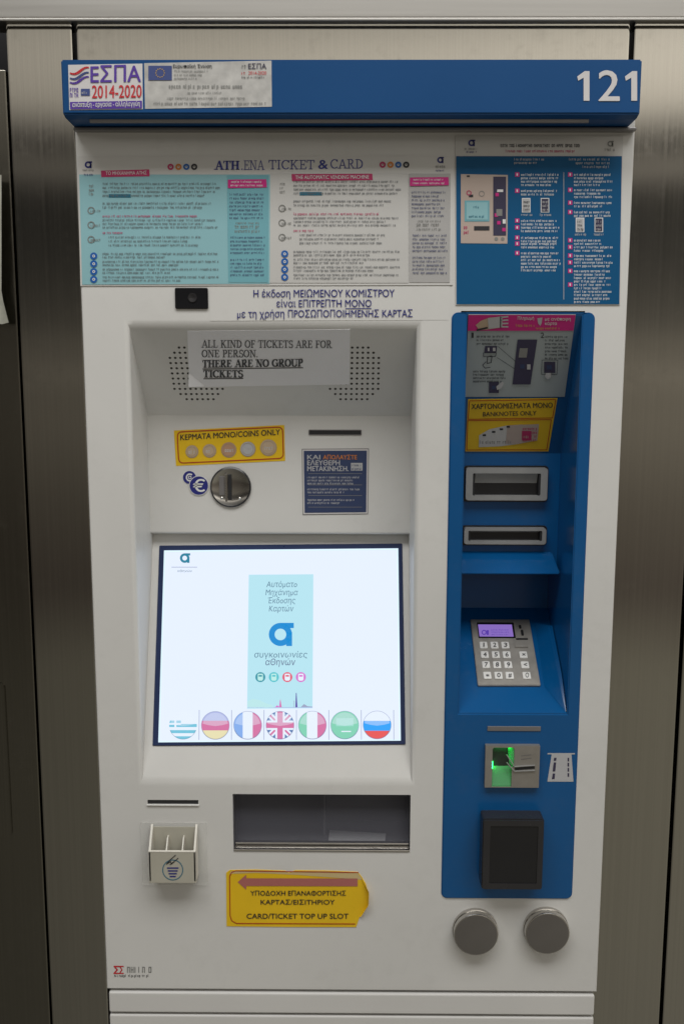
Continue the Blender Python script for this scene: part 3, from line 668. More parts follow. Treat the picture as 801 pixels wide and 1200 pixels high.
# ---- coin slot, its symbol, the slot and label at its right
c = W(270.5, 570.5, DP); rr = (W(293, 570.5, DP).x - W(248, 570.5, DP).x) / 2
bm = bmesh.new(); lathe(bm, (c.x, DP, c.z), [(rr * 1.06, 0), (rr * 1.06, .003), (rr * .98, .0045), (rr * .90, .0035), (rr * .72, .002), (rr * .4, .0012), (0, .001)], 56, mi=[1, 1, 0, 0, 0, 0])
cs = ob('coin_slot', bm, [M['coinsteel'], M['black']], tm, smooth=40)
bm = bmesh.new(); x0, x1, z0, z1 = rect(267, 556, 271.5, 586, DP - .002); box(bm, x0, x1, DP - .0035, DP - .001, z0, z1, .0008)
ob('slot_opening', bm, M['dark'], cs)
bm = bmesh.new()
x0, x1, z0, z1 = rect(264, 555, 266.5, 587, DP - .002); box(bm, x0, x1, DP - .0065, DP - .001, z0, z1, .0008)
ob('slot_guide', bm, M['coinsteel'], cs)
bm = bmesh.new(); x0, x1, z0, z1 = rect(257, 558, 263, 580, DP - .002); box(bm, x0, x1, DP - .0042, DP - .001, z0, z1, .0006)
ob('dark_pocket', bm, M['bezel'], cs, smooth=30)  # added grey block stands in for the darker recessed pocket
for a, b in ((260, 583.5), (281, 584)):
    q = W(a, b, DP - .003); bm = bmesh.new(); lathe(bm, q, [(.0022, 0), (.0022, .0012), (.0012, .0022), (0, .0024)], 16); ob('glint_dot', bm, M['chrome'], cs, smooth=40)  # polished dots added in place of the glints low on the disc
p = Print(P_COIN)
p.disc(222, 559.5, 8.2, M['white'], 1); p.disc(222, 559.5, 7.6, M['navy'], 2); p.ring(222.5, 559.5, 4.8, 1.7, M['white'], 3, 20, 50, 310); p.ring(222.5, 559.5, 2.1, .9, M['white'], 3, 12)
p.disc(233, 569, 11.6, M['white'], 4); p.disc(233, 569, 10.8, M['navy'], 5); p.text('€', 226.5, 576, 240, 13.5, M['white'], 6, bold=.03)
p.build('coin_symbol', tm)
bm = bmesh.new(); x0, x1, z0, z1 = rect(361.5, 503.5, 423.5, 510, DP)
frame_ring(bm, x0, x1, z0, z1, (.0012, .0012, .0012, .0012), DP - .001, DP + .001, .0015); ns = len(bm.faces)
box(bm, x0 + .001, x1 - .001, DP - .0004, DP + .0008, z0 + .001, z1 - .001, mi=1)
ob('receipt_slot', bm, [M['bezel'], M['dark']], tm)
p = Print(P_COIN)
p.plate([(353.5, 526), (432, 525.5), (431, 602.5), (354.5, 603.5)], M['bezel'], .0004)
p.poly([(354.3, 526.8), (431.2, 526.4), (430.3, 601.8), (355.2, 602.7)], M['sticker'], 3)
p.poly([(355.8, 528.3), (429.6, 528), (428.8, 600.2), (356.8, 601)], M['labelnavy'], 4)
p.text('ΚΑΙ', 360, 538.3, 375, 5.2, M['silver'], 5, bold=.03); p.text('ΑΠΟΛΑΥΣΤΕ', 378.5, 538.3, 418, 5.0, M['orange'], 5, bold=.02)
p.text('ΕΛΕΥΘΕΡΗ', 360, 545.2, 398, 5.6, M['silver'], 5, bold=.03); p.text('ΜΕΤΑΚΙΝΗΣΗ.', 360, 552, 408, 5.6, M['silver'], 5, bold=.03)
p.rect(411, 542.5, 424.5, 551.5, M['silver'], 5); p.micro(412, 546.5, 424, 3, M['labelnavy'], 6); p.micro(412, 550.8, 424, 3, M['labelnavy'], 6)
for y in (554.8, 568, 580.5, 594): p.rect(361, y, 424, y + .5, M['grey'], 5)
for y, n in ((560.5, 3), (574.5, 2), (587, 2)): p.block(360, y, 422, n, 3.6, 2.6, M['silver'], 5, rag=.4)
p.build('information_label', tm, label='square navy label in a thin white border with small pale text')

# ---- touchscreen
FR = [(187, 639.5), (471, 637), (474.8, 872.5), (179, 874)]
bm = bmesh.new(); q = [P_SCR.at(*a) for a in FR]
xl = lambda i: q[i].x
prism(bm, [P_SCR.at(*a) - P_SCR.n * .001 for a in FR], P_SCR.n * .0030, .0008)
tsn = ob('touchscreen', bm, M['frame'], tm, smooth=30)
p = Print(P_SCR); B = 9
D4 = [(192.3, 645), (466.3, 642.5), (469.3, 868), (185.5, 870)]
p.poly(D4, M['sedge'], B)
p.poly([(194, 647), (464.6, 644.5), (467.6, 866.4), (187.4, 868.4)], M['screen'], B + 1)
T = B + 3
p.poly([(291.5, 673.5), (367, 673), (366, 830), (289.5, 830.5)], M['scyan'], B + 2)
p.logo(216.5, 654, 5.6, M['e_teal'], T); p.rect(201, 664.3, 231, 665, M['e_line'], T); p.text('αθηνών', 208, 670.3, 225, 2.5, M['e_text'], T)
for s, x0, yb, x1 in (('Αυτόματο', 312, 688, 348), ('Μηχάνημα', 311, 697.5, 349), ('Έκδοσης', 314, 707, 346), ('Καρτών', 315, 716.5, 344)):
    p.text(s, x0, yb, x1, 6.6, M['e_text'], T, shear=.15)
p.logo(328.5, 743.5, 13.6, M['e_blue'], T)
p.text('συγκοινωνίες', 298, 770.5, 360, 6.8, M['e_text'], T, bold=-.002, shear=.12); p.text('αθηνών', 311, 779.5, 346, 7.2, M['e_black'], T, bold=.004, shear=.12)
for i, (c, c2) in enumerate((('e_t2', 'e_mint'), ('e_c2', 'e_mint'), ('e_r2', 'e_white'), ('e_m2', 'e_white'))):
    x = 305 + i * 15.8; p.disc(x, 793.5, 5.9, M[c], T); p.poly(clipc([(x - 3, 789.5), (x + 3, 789.5), (x + 3.2, 796), (x + 2, 797.6), (x - 2, 797.6), (x - 3.2, 796)], circ(x, 793.5, 4.6)), M[c2], T + 1); p.rect(x - 2, 791, x + 2, 793, M[c], T + 2)
# skyline of the city at the foot of the column
p.poly([(290, 822), (296, 819), (304, 820.5), (311, 824), (318, 826), (321, 829), (290, 829.5)], M['e_hill'], T)
p.poly([(322, 829), (324.5, 826.5), (327, 828), (328, 820), (329, 829)], M['e_m2'], T); p.poly([(346, 829), (346.6, 812), (347.4, 812), (348.4, 829)], M['e_viod'], T)
p.poly([(327, 829), (328.5, 819), (330, 829)], M['e_pink'], T); p.rect(290, 828.6, 366, 829.3, M['e_lav'], T); p.poly([(352, 829), (356, 825), (360, 827.5), (366, 828), (366, 829)], M['e_line'], T); p.rect(344, 821, 344.6, 829, M['e_line'], T)
for i in range(7):
    x = 233.5 + i * 37.9; p.line(x, 832, x - .3 + i * .1, 867, .7, M['e_line'], T)
p.build('display', tsn)
def flag(i, fn):
    cx, cy, r = 214.5 + i * 37.85, 850.2 - i * .1, 16.2
    f = Print(P_SCR); cl = circ(cx, cy, r, 40); L = B + 4
    def band(x0, y0, x1, y1, c, l=0): f.poly(clipc([(cx + x0 * r, cy + y0 * r), (cx + x1 * r, cy + y0 * r), (cx + x1 * r, cy + y1 * r), (cx + x0 * r, cy + y1 * r)], cl), M[c], L + 1 + l)
    f.poly(circ(cx, cy, r + .5, 40), M['e_line'], L); fn(f, band, cx, cy, r, cl, L)
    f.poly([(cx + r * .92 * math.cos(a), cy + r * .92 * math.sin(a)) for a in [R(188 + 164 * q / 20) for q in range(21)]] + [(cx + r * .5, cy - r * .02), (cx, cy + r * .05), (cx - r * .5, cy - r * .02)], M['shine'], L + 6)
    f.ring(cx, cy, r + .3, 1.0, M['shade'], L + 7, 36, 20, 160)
    f.build('flag_icon', tsn)
def f_gr(f, band, cx, cy, r, cl, L):
    f.poly(circ(cx, cy, r + .6, 40), M['e_white'], L + .5)
    for k in range(9): band(-1, -1 + k * 2 / 9, 1, -1 + (k + 1) * 2 / 9, 'e_sky' if k % 2 == 0 and k > 2 else 'e_white', 0)
    band(-1, -.36, -.15, .11, 'e_sky', 1); band(-.62, -.36, -.48, .11, 'e_white', 2); band(-1, -.18, -.15, -.05, 'e_white', 2)
def f_de(f, band, *a): band(-1, -1, 1, -.34, 'e_lav'); band(-1, -.34, 1, .36, 'e_pink'); band(-1, .36, 1, 1, 'e_yel')
def f_fr(f, band, *a): band(-1, -1, -.36, 1, 'e_fblue'); band(-.36, -1, .36, 1, 'e_white'); band(.36, -1, 1, 1, 'e_pink')
def f_uk(f, band, cx, cy, r, cl, L):
    band(-1, -1, 1, 1, 'e_navy')
    for s in (1, -1):
        f.poly(clipc(ln(cx - r, cy - s * r, cx + r, cy + s * r, 6.5)[::-1], cl), M['e_white'], L + 2); f.poly(clipc(ln(cx - r, cy - s * r, cx + r, cy + s * r, 2.2)[::-1], cl), M['e_pink'], L + 3)
    band(-1, -.34, 1, .34, 'e_white', 3); band(-.34, -1, .34, 1, 'e_white', 3); band(-1, -.2, 1, .2, 'e_pink', 4); band(-.2, -1, .2, 1, 'e_pink', 4)
def f_it(f, band, *a): band(-1, -1, -.4, 1, 'e_green'); band(-.4, -1, .36, 1, 'e_white'); band(.36, -1, 1, 1, 'e_pink')
def f_sa(f, band, *a): band(-1, -1, 1, 1, 'e_green'); band(-.62, -.5, .62, .08, 'e_lgreen', 1); band(-.25, .42, .45, .5, 'e_white', 1)
def f_ru(f, band, *a): band(-1, -1, 1, -.3, 'e_white'); band(-1, -.3, 1, .42, 'e_rblue'); band(-1, .42, 1, 1, 'e_red')
for i, fn in enumerate((f_gr, f_de, f_fr, f_uk, f_it, f_sa, f_ru)): flag(i, fn)

# ---- ticket slot insert, leaflet box, output tray
bm = bmesh.new(); x0, x1, z0, z1 = TK; box(bm, x0 + .0003, x1 - .0003, .0012, .02, z0 + .0003, z1 - .0003)
tks = ob('ticket_slot', bm, M['dark'], tm)
bm = bmesh.new(); box(bm, x0 - .001, x1 + .001, -.0022, .001, z0 - .0016, z0 - .0002, .0004); ob('slot_lip', bm, M['plinth'], tks)
x0, x1, z0, z1 = rect(166, 963, 243, 1036)
bm = bmesh.new(); prism(bm, [(q[0], -.0004, q[1]) for q in rrect(x0, x1, z0, z1, .003)], (0, -.0028, 0), .0005)
lb = ob('ticket_holder', bm, M['acrylic'], tm, smooth=30)
bd = -.028; fx0, fx1, fz0, fz1 = rect(174.5, 998.5, 229.5, 1035, bd); zt = W(200, 968, -.01).z; th = .003
bm = bmesh.new(); box(bm, fx0, fx1, bd, bd + th, fz0, fz1, .0006)
box(bm, fx0, fx1, bd + th, -.0035, fz0, fz0 + th)
hb = ob('pocket', bm, M['holder'], lb)
bm = bmesh.new()
for X in (fx0, fx1 - th):
    prism(bm, [(X, bd, fz0 + th), (X, bd, fz1), (X, -.005, zt), (X, -.0035, zt), (X, -.0035, fz0 + th)], (th, 0, 0), .0004)
for u in (.36, .70):
    X = fx0 + (fx1 - fx0) * u; prism(bm, [(X, bd + th, fz0 + th), (X, bd + th, fz1), (X, -.012, fz1 + .014), (X, -.0035, fz1 + .014), (X, -.0035, fz0 + th)], (.0015, 0, 0))
box(bm, fx0, fx1, bd - .0004, bd + th + .0003, fz1 - .0005, fz1 + .0013, .0004)
ob('divider', bm, M['holderrim'], lb)
bm = bmesh.new(); box(bm, fx0 + .001, fx1 - .001, -.0050, -.0034, fz0, zt - .004); ob('back_plate', bm, M['holder'], lb)
p = Print(FP(bd)); p.ring(202.5, 1019.5, 12.2, 1.0, M['teal'], 1, 32)
for i, hw in enumerate((6.8, 5.8, 4.8, 3.6)): p.rect(202.5 - hw, 1016.5 + i * 3.3, 202.5 + hw, 1018.1 + i * 3.3, M['navy'], 1)
p.path([(195, 1013), (199, 1008), (206, 1002)], .9, M['ink'], 2); p.path([(199, 1013.5), (205, 1009), (209, 1005.5)], .9, M['ink'], 2); p.path([(196.5, 1012), (200, 1009.5), (201, 1012.5), (204, 1010)], .9, M['ink'], 2)
p.build('pocket_emblem', lb)

x0, x1, z0, z1 = TR; td = .10
bm = bmesh.new(); e = .004
for q in ((x0 - e, x1 + e, td, td + .004, z0 - e, z1 + e), (x0 - e, x0, .0045, td, z0, z1), (x1, x1 + e, .0045, td, z0, z1), (x0 - e, x1 + e, .0045, td, z1, z1 + e), (x0 - e, x1 + e, .0045, td, z0 - e, z0)): box(bm, *q)
xm = W(380, 965, .06).x; box(bm, xm - .0015, xm + .0015, .05, td, z0 + .001, z1 - .001)
tray = ob('output_tray', bm, mat('grey_tray', (.20, .20, .22), .4, vary=.06), tm)
bm = bmesh.new(); prism(bm, [(x0 + .001, .012, z0 + .008), (x0 + .001, .026, z1 - .001), (x0 + .001, .029, z1 - .001), (x0 + .001, .015, z0 + .008)], (x1 - x0 - .002, 0, 0))
ob('flap', bm, M['smoke'], tray)
bm = bmesh.new(); box(bm, x0 + .0005, x1 - .0005, -.0015, .012, z0 + .0005, z0 + .0035, .0008); box(bm, x0 + .001, x1 - .001, .012, .02, z0 + .004, z0 + .0075, .0008)
ob('tray_lip', bm, M['chrome'], tray)
bm = bmesh.new(); FLR = Plane((0, 0, z0 + .0008), (0, 0, 1))
prism(bm, [FLR.at(*q) for q in ((386, 973), (452, 977), (450, 991.5), (384, 990))], (0, 0, .0004))
ob('paper_ticket', bm, M['paper'], label='small pale paper ticket lying inside the dark output tray', cat='ticket')

# ---- blue side panel with its recess
bm = bmesh.new(); yo = -.002
op = rrect(BXL, BXR, BZB, BZT, .009, 6)
ov = [bm.verts.new((a, yo, b)) for a, b in op]; iv = [bm.verts.new((a, yo, b)) for a, b in ((HXL, HZB), (HXR, HZB), (HXR, HZT), (HXL, HZT))]
es = [bm.edges.new((ov[i], ov[(i + 1) % len(ov)])) for i in range(len(ov))] + [bm.edges.new((iv[i], iv[(i + 1) % 4])) for i in range(4)]
bmesh.ops.triangle_fill(bm, edges=es, use_beauty=True)
bv = [bm.verts.new((a, .003, b)) for a, b in op]
for i in range(len(ov)): bm.faces.new((ov[i], ov[(i + 1) % len(ov)], bv[(i + 1) % len(ov)], bv[i]))
pv = [[iv[3] if X == 0 else iv[2]] + [bm.verts.new((HXL if X == 0 else HXR, d, z)) for d, z in bprof[1:-1]] + [iv[0] if X == 0 else iv[1]] for X in (0, 1)]
for k in range(len(bprof) - 1): bm.faces.new((pv[0][k], pv[1][k], pv[1][k + 1], pv[0][k + 1]))
for s in (0, 1): bm.faces.new(pv[s])
bmesh.ops.recalc_face_normals(bm, faces=bm.faces)
bmesh.ops.bevel(bm, geom=[e for e in bm.edges if e.is_valid and ((e.verts[0] in iv and e.verts[1] in iv) or (e.verts[0] in ov and e.verts[1] in ov and len(e.link_faces) == 2 and e.calc_face_angle(0) > .3))], offset=.0016, segments=2, affect='EDGES')
sp = ob('side_panel', bm, M['blue'], tm, smooth=25)
p = Print(FRONT); p.outline([(q[0], q[1]) for q in [(525.5, 372), (517, 1049)]], .9, M['white'], 1); 
p.build('edge_line', tm) if False else p.bm.free()

# instruction poster on the sloping face
p = Print(P_BSL)
p.plate([(548.5, 368.8), (674, 368.8), (661, 465), (544.5, 465)], M['greyposter'], .0008)
L = 4
p.poly([(548.5, 369), (673.8, 369), (671.3, 387.5), (547.6, 387.8)], M['magenta'], L)
p.poly([(557, 381), (563, 376), (573, 372), (586, 371.5), (586, 384), (572, 386), (561, 387)], M['tan'], L + 1); p.poly([(571, 373), (588, 370.5), (588, 383.5), (572, 385.5)], M['silver'], L + 2)
for i in range(4): p.line(586, 372 + i * 3.6, 595, 371 + i * 4, 1.8, M['silver'], L + 2)
p.rect(585.5, 371, 586.6, 384, M['ink'], L + 3); p.line(558, 387, 571, 384, 2, M['ink'], L + 3)
p.text('Πληρωμή', 606, 374.6, 625, 3.6, M['white'], L + 1, bold=.01); p.micro(604, 383, 628, 3.4, M['gold'], L + 1); p.text('με ανέπαφη', 638, 375.6, 668, 3.5, M['white'], L + 1, bold=.01); p.text('κάρτα', 638, 380.8, 652, 3.5, M['white'], L + 1, bold=.01); p.micro(627, 386, 656, 2.8, M['gold'], L + 1)
p.poly([(629, 373), (635, 372), (634, 379), (632.5, 382), (630, 379)], M['silver'], L + 1)
p.poly([(606, 398), (629, 398), (621, 450.5), (600, 450.5)], M['dusk'], L + 1); p.poly([(608.5, 408), (618, 408), (616.5, 419), (607, 419)], M['grey'], L + 2); p.rect(617, 427, 621, 433, M['silver'], L + 2); p.rect(609, 427, 614, 432, M['labelnavy'], L + 2)
K = M['ink']
p.text('1', 552, 396, 554.5, 6, K, L + 1); p.text('2', 633, 396, 637, 6, K, L + 1)
p.block(558, 395.5, 598, 3, 4.3, 2.8, K, L + 1, rag=.5); p.block(638, 396, 666, 7, 4.2, 2.8, K, L + 1, rag=.3); p.block(554, 436.5, 594, 4, 3.9, 2.8, K, L + 1, rag=.4)
p.poly([(568, 405.5), (582, 405.5), (581, 413.5), (567, 413.5)], M['dusk'], L + 1); p.rect(571, 407.5, 573, 411.5, M['silver'], L + 2); p.rect(577, 407.5, 580, 411.5, M['silver'], L + 2)
p.outline([(566, 413.5), (581, 413.5), (580, 418), (566, 418)], .6, K, L + 1); p.outline([(571, 418), (576, 417), (575, 425), (570, 426)], .8, K, L + 1); p.path([(569, 424), (565, 428), (568, 431.5), (574, 430.5)], .7, K, L + 1)
p.line(583, 406, 604, 424, .5, K, L + 1); p.line(582, 419, 602, 432, .5, K, L + 1)
p.rect(637, 424, 650, 437, M['dusk'], L + 1); p.rect(640, 428, 646, 433, M['labelnavy'], L + 2); p.outline([(634.5, 422), (653, 422), (652, 439), (634, 439)], .5, K, L + 1); p.poly([(639, 437), (645, 437), (645, 442), (641, 445), (638, 441)], M['silver'], L + 2)
p.rect(572.5, 447.5, 584, 460.5, M['dusk'], L + 1); p.rect(576, 452, 580, 456, M['labelnavy'], L + 2); p.poly([(581, 453), (588, 447), (590, 449), (587, 455), (582, 457)], M['silver'], L + 2)
p.build('instruction_poster', sp, label='grey poster with magenta band and black line drawings')

# banknote slots
def note_slot(name, x0, y0, x1, y1, ins, flare):
    a, b, c, d = rect(x0, y0, x1, y1, DP - .012); bm = bmesh.new()
    i = ins
    frame_ring(bm, a, b, c, d, i, DP - .012, DP + .001, .004)
    o = ob(name, bm, M['slotmetal'], sp, smooth=35)
    bm = bmesh.new(); prism(bm, [(q[0], DP - .0016, q[1]) for q in rrect(a - .0028, b + .0028, c - .0034, d + .0024, .005)], (0, .002, 0))
    ob('shadow_rim', bm, M['black'], o)  # black plate added as the shadow outline round the bezel
    bm = bmesh.new(); a2, b2, c2, d2 = a + i[0], b - i[1], c + i[2], d - i[3]
    box(bm, a2 - .001, b2 + .001, DP - .001, DP + .0005, c2 - .001, d2 + .001)
    box(bm, a2, a2 + .003, DP - .0105, DP - .001, c2, d2); box(bm, b2 - .003, b2, DP - .0105, DP - .001, c2, d2)
    ob('slot_opening', bm, M['dark'], o)
    bm = bmesh.new(); m_ = (d2 - c2)
    prism(bm, [(a2 + .004, DP - .001, d2), (a2 + .004, DP - .009, d2), (a2 + .004, DP - .001, c2 + m_ * flare)], (b2 - a2 - .008, 0, 0))
    ob('slot_guide', bm, M['slotmetal'], o)
    return o
note_slot('banknote_slot', 545.5, 548.5, 641, 586.5, (.010, .010, .007, .008), .5)
note_slot('card_slot', 543.5, 619, 639.5, 638, (.006, .006, .005, .004), .75)

# hood over the keypad niche, with a slanted right end
bm = bmesh.new()
h0 = W(545, 648, DP - .001); hA = Vector((HXL + .001, DP - .001, z_648 + .002)); hB = Vector((W(646, 648, DP).x, DP - .001, z_648 + .002))
hC = Vector((W(656, 672, DH).x, DH - .002, z_671 - .001)); hD = Vector((HXL + .001, DH - .002, z_671 - .001))
hE = Vector((hC.x, DP - .001, z_671 - .001)); hF = Vector((HXL + .001, DP - .001, z_671 - .001))
vs = [bm.verts.new(q) for q in (hA, hB, hC, hD, hE, hF)]
for f in ((0, 1, 2, 3), (1, 4, 2), (3, 2, 4, 5), (0, 3, 5)): bm.faces.new([vs[i] for i in f])
bmesh.ops.recalc_face_normals(bm, faces=bm.faces); bmesh.ops.bevel(bm, geom=[e for e in bm.edges if len(e.link_faces) == 2], offset=.0018, segments=2, affect='EDGES')
ob('hood', bm, M['blue'], sp, smooth=25)
# raised cheek at the right of the shelf
bm = bmesh.new(); P2 = Plane(P_SHELF.p0 + P_SHELF.n * .016, P_SHELF.n)
lo = [P_SHELF.at(626, 730, .0005), P_SHELF.at(637.5, 804, .0005), P_SHELF.at(662, 834, .0005)]; hi = [P2.at(643, 733), P2.at(654, 790), P_SHELF.at(663.5, 834, .001)]
bk = [Vector((HXR - .001, h_.y, h_.z)) for h_ in hi]
A_ = [bm.verts.new(q) for q in lo]; B_ = [bm.verts.new(q) for q in hi]; C_ = [bm.verts.new(q) for q in bk]
for i in range(2):
    bm.faces.new((A_[i], A_[i + 1], B_[i + 1], B_[i])); bm.faces.new((B_[i], B_[i + 1], C_[i + 1], C_[i]))
bmesh.ops.recalc_face_normals(bm, faces=bm.faces)
bmesh.ops.bevel(bm, geom=[e for e in bm.edges if e.verts[0] in B_ and e.verts[1] in B_], offset=.0024, segments=2, affect='EDGES')
for f in bm.faces:
    if f.normal.dot(P_SHELF.n) < 0: f.normal_flip()
ob('cheek', bm, M['blue'], sp, smooth=40)

# keypad
KQ = [(550.5, 725.5), (620, 725.5), (632.5, 803), (560, 803)]
bm = bmesh.new(); kq = [P_SHELF.at(*a, .004) for a in KQ]
kx0 = (kq[0].x + kq[3].x) / 2; kx1 = (kq[1].x + kq[2].x) / 2
for i, X in ((0, kx0), (3, kx0), (1, kx1), (2, kx1)): kq[i].x = X
prism(bm, kq, -P_SHELF.n * .0045, .0008); kp = ob('keypad', bm, M['keyplate'], tm, smooth=30)
PK = Plane(kq[0], P_SHELF.n); ku = Vector((1, 0, 0)); kv = (kq[3] - kq[0]).normalized(); kw = kx1 - kx0; kh = (kq[3] - kq[0]).length
def kpt(u, v, lift=0): return kq[0] + ku * (u * kw) + kv * (v * kh) + PK.n * lift
def kbox(bm, u0, v0, u1, v1, th, bev=.0005, mi=0): prism(bm, [kpt(u0, v0, -.0002), kpt(u1, v0, -.0002), kpt(u1, v1, -.0002), kpt(u0, v1, -.0002)], PK.n * th, bev, mi)
class KP(Print):
    pass
def kproj(u, v, lift):                                              # back to photo coordinates, so that Print can be reused
    q = kpt(u, v, lift); l = CM.inverted() @ (q - CAM_LOC); return 400.5 + FPX * l.x / -l.z, 600 - FPX * l.y / -l.z
bm = bmesh.new(); kbox(bm, .10, .055, .72, .30, .0012); kd = ob('keypad_display', bm, M['gloss'], kp)
p = Print(PK)
a, b, c_, d = (kproj(*q, .0015) for q in ((.115, .095), (.685, .095), (.685, .285), (.115, .285)))
p.poly([a, b, c_, d], M['e_vio'], 4)
a = kproj(.14, .26, .0015); b = kproj(.25, .26, .0015); p.ring((a[0] + b[0]) / 2, a[1] - 3, 3, 1.2, M['e_viod'], 5, 14); p.rect(b[0] - 1, a[1] - 5.6, b[0] + 1.6, a[1], M['e_viod'], 5)
for k_, v in enumerate((.19, .225, .26)):
    a = kproj(.32, v, .0015); b = kproj(.62, v, .0015); p.micro(a[0], a[1], b[0], 1.6, M['e_viod'], 5)
p.build('display_glow', kp)
bm = bmesh.new(); kbox(bm, .80, .10, .84, .15, .002); kbox(bm, .82, .18, .86, .26, .0025); kbox(bm, .72, .30, .92, .325, .001, .0003); ob('indicator', bm, M['black'], kp)
KEYS = [('1', '2', '3'), ('4', '5', '6'), ('7', '8', '9'), ('*', '0', '#')]
vrow = [.415, .56, .71, .865]; ucol = [.165, .345, .525]; 
def key(u, v, s, wu=.125, wv=.102, m='key'):
    bm = bmesh.new(); kbox(bm, u - wu / 2, v - wv / 2, u + wu / 2, v + wv / 2, .0022, .0007)
    n0 = len(bm.faces)
    k = ob('key', bm, [M[m]], kp, smooth=30)
    if s:
        hw = .009 if s == '1' else .026
        p = Print(Plane(kpt(0, 0, .0022), PK.n))
        a = kproj(u - hw, v + .030, .0022); b = kproj(u + hw, v + .030, .0022); c = kproj(u - hw, v - .030, .0022)
        if s in '*': p.text(s, a[0], a[1] + 1.5, b[0], a[1] - c[1], M['ink'], 1, bold=.02)
        else: p.text(s, a[0], a[1], b[0], a[1] - c[1], M['ink'], 1, bold=.02)
        # the digit is printed on the key: one mesh
        me = k.data; tmp = bmesh.new(); tmp.from_mesh(me)
        off = WL[k]; me.materials.append(M['ink'])
        vm = {}
        for f in p.bm.faces:
            nf = tmp.faces.new([vm.setdefault(v_, tmp.verts.new(v_.co - off)) for v_ in f.verts] if False else [tmp.verts.new(v_.co - off) for v_ in f.verts]); nf.material_index = 1
        tmp.to_mesh(me); tmp.free(); p.bm.free()
for r_, row in enumerate(KEYS):
    for c_, s in enumerate(row): key(ucol[c_] , vrow[r_], s)
key(.79, .415, None, .22, .07, 'keyplate')
for r_, s in ((1, '×'), (2, '<'), (3, '○')): key(.80, vrow[r_], s)

# grey label bar, card reader, card symbol, contactless reader
bm = bmesh.new(); x0, x1, z0, z1 = rect(570.5, 851, 633, 856.5, -.002); box(bm, x0, x1, -.0032, -.0015, z0, z1, .0006); ob('label_bar', bm, M['bezel'], sp)
RY = -.010
x0, x1, z0, z1 = rect(568, 874, 631.5, 923, RY); cw_ = x1 - x0; ch = z1 - z0
ox0, ox1 = x0 + cw_ * .13, x0 + cw_ * .53; oz1 = z1 - ch * .045; oz0 = z0 + ch * .025; zm = z0 + ch * .50
bm = bmesh.new()
hole = [(ox0, oz0), (ox0 + cw_ * .36, oz0), (ox0 + cw_ * .36, zm), (ox1, zm), (ox1, oz1 - .002), (ox1 - .002, oz1), (ox0 + .002, oz1), (ox0, oz1 - .002)]
outer = [(x0, z0), (x1, z0), (x1, z1), (x0, z1)]
for yy, flip in ((RY, 0), (-.0022, 1)):
    o_ = [bm.verts.new((a, yy, b)) for a, b in outer]; i_ = [bm.verts.new((a, yy, b)) for a, b in hole]
    if not flip: O0, I0 = o_, i_
    else: O1, I1 = o_, i_
es = [bm.edges.new((O0[i], O0[(i + 1) % 4])) for i in range(4)] + [bm.edges.new((I0[i], I0[(i + 1) % 8])) for i in range(8)]
bmesh.ops.triangle_fill(bm, edges=es, use_beauty=True)
for A1, A2 in ((O0, O1), (I0, I1)):
    for i in range(len(A1)): f = bm.faces.new((A1[i], A1[(i + 1) % len(A1)], A2[(i + 1) % len(A1)], A2[i])); f.material_index = 0 if A1 is O0 else 1
f = bm.faces.new(I1); f.material_index = 2
bmesh.ops.recalc_face_normals(bm, faces=bm.faces)
GP = mat('green_translucent_plastic', (.10, .34, .15), .3)
cr_ = ob('card_reader', bm, [M['keyplate'], GP, M['reader']], sp)
bm = bmesh.new(); prism(bm, [(ox0 + .0005, -.0026, zm - .002), (ox0 + cw_ * .355, -.0026, zm - .002), (ox0 + cw_ * .355, RY + .0015, oz0 + .0005), (ox0 + .0005, RY + .0015, oz0 + .0005)], (0, .0004, 0)); ob('lit_ramp', bm, GP, cr_)
bm = bmesh.new(); prism(bm, [(ox1 - cw_ * .11, -.0024, oz1 - .001), (ox1 - .0005, RY + .001, oz1 - .001), (ox1 - .0005, RY + .001, zm + .0008), (ox1 - cw_ * .07, -.0024, zm + .0008)], (.0004, .0004, 0)); ob('lit_guide', bm, GP, cr_)
bm = bmesh.new(); box(bm, ox0 + .003, ox1 - .003, RY + .003, -.004, oz1 - .0010, oz1 - .0002); ob('led_strip', bm, M['led'], cr_); bm = bmesh.new(); box(bm, ox0 + .0003, ox0 + .001, RY + .003, -.004, zm - .004, zm + .006); ob('led_strip', bm, M['led'], cr_)
bm = bmesh.new(); p = Print(FP(RY))
for dy, m_ in ((0, 'key'), (6, 'key')):
    for a, b in (((593, 884 + dy * 1.5), (602, 898 + dy * .9)), ((602, 898 + dy * .9), (626, 896.5 + dy))):
        q0, q1 = p.pl.at(*a), p.pl.at(*b); d = (q1 - q0); n_ = Vector((-d.z, 0, d.x)).normalized() * .0007
        prism(bm, [q0 + n_, q1 + n_, q1 - n_, q0 - n_], (0, -.0022, 0), .0004)
ob('slot_rail', bm, M['slotmetal'], cr_)
p.line(602.5, 901.2, 626, 899.4, 3.0, M['black'], 1); p.line(610, 886, 622, 884.5, .8, M['bezel'], 1); p.line(610, 890, 622, 888.5, .8, M['bezel'], 1); p.build('slot_opening', cr_)
p = Print(FP(-.002))
p.rect(641, 882.5, 673, 884, M['silver'], 1); p.poly([(645.8, 884), (669, 884), (671.3, 916), (640.8, 916)], M['silver'], 1)
for a, b in ((888, 891.5), (893.5, 904), (906.5, 913)): p.poly([(648.8 - (a - 888) * .09, a), (651.6 - (a - 888) * .09, a), (651.4 - (b - 888) * .09, b), (648.4 - (b - 888) * .09, b)], M['dusk'], 2)
for a in (888, 894, 900, 906): p.rect(664.5, a, 666.2, a + 4.2, M['dusk'], 2)
p.build('card_symbol', sp)
RD = -.030
x0, x1, z0, z1 = rect(564.5, 960, 636, 1042, RD)
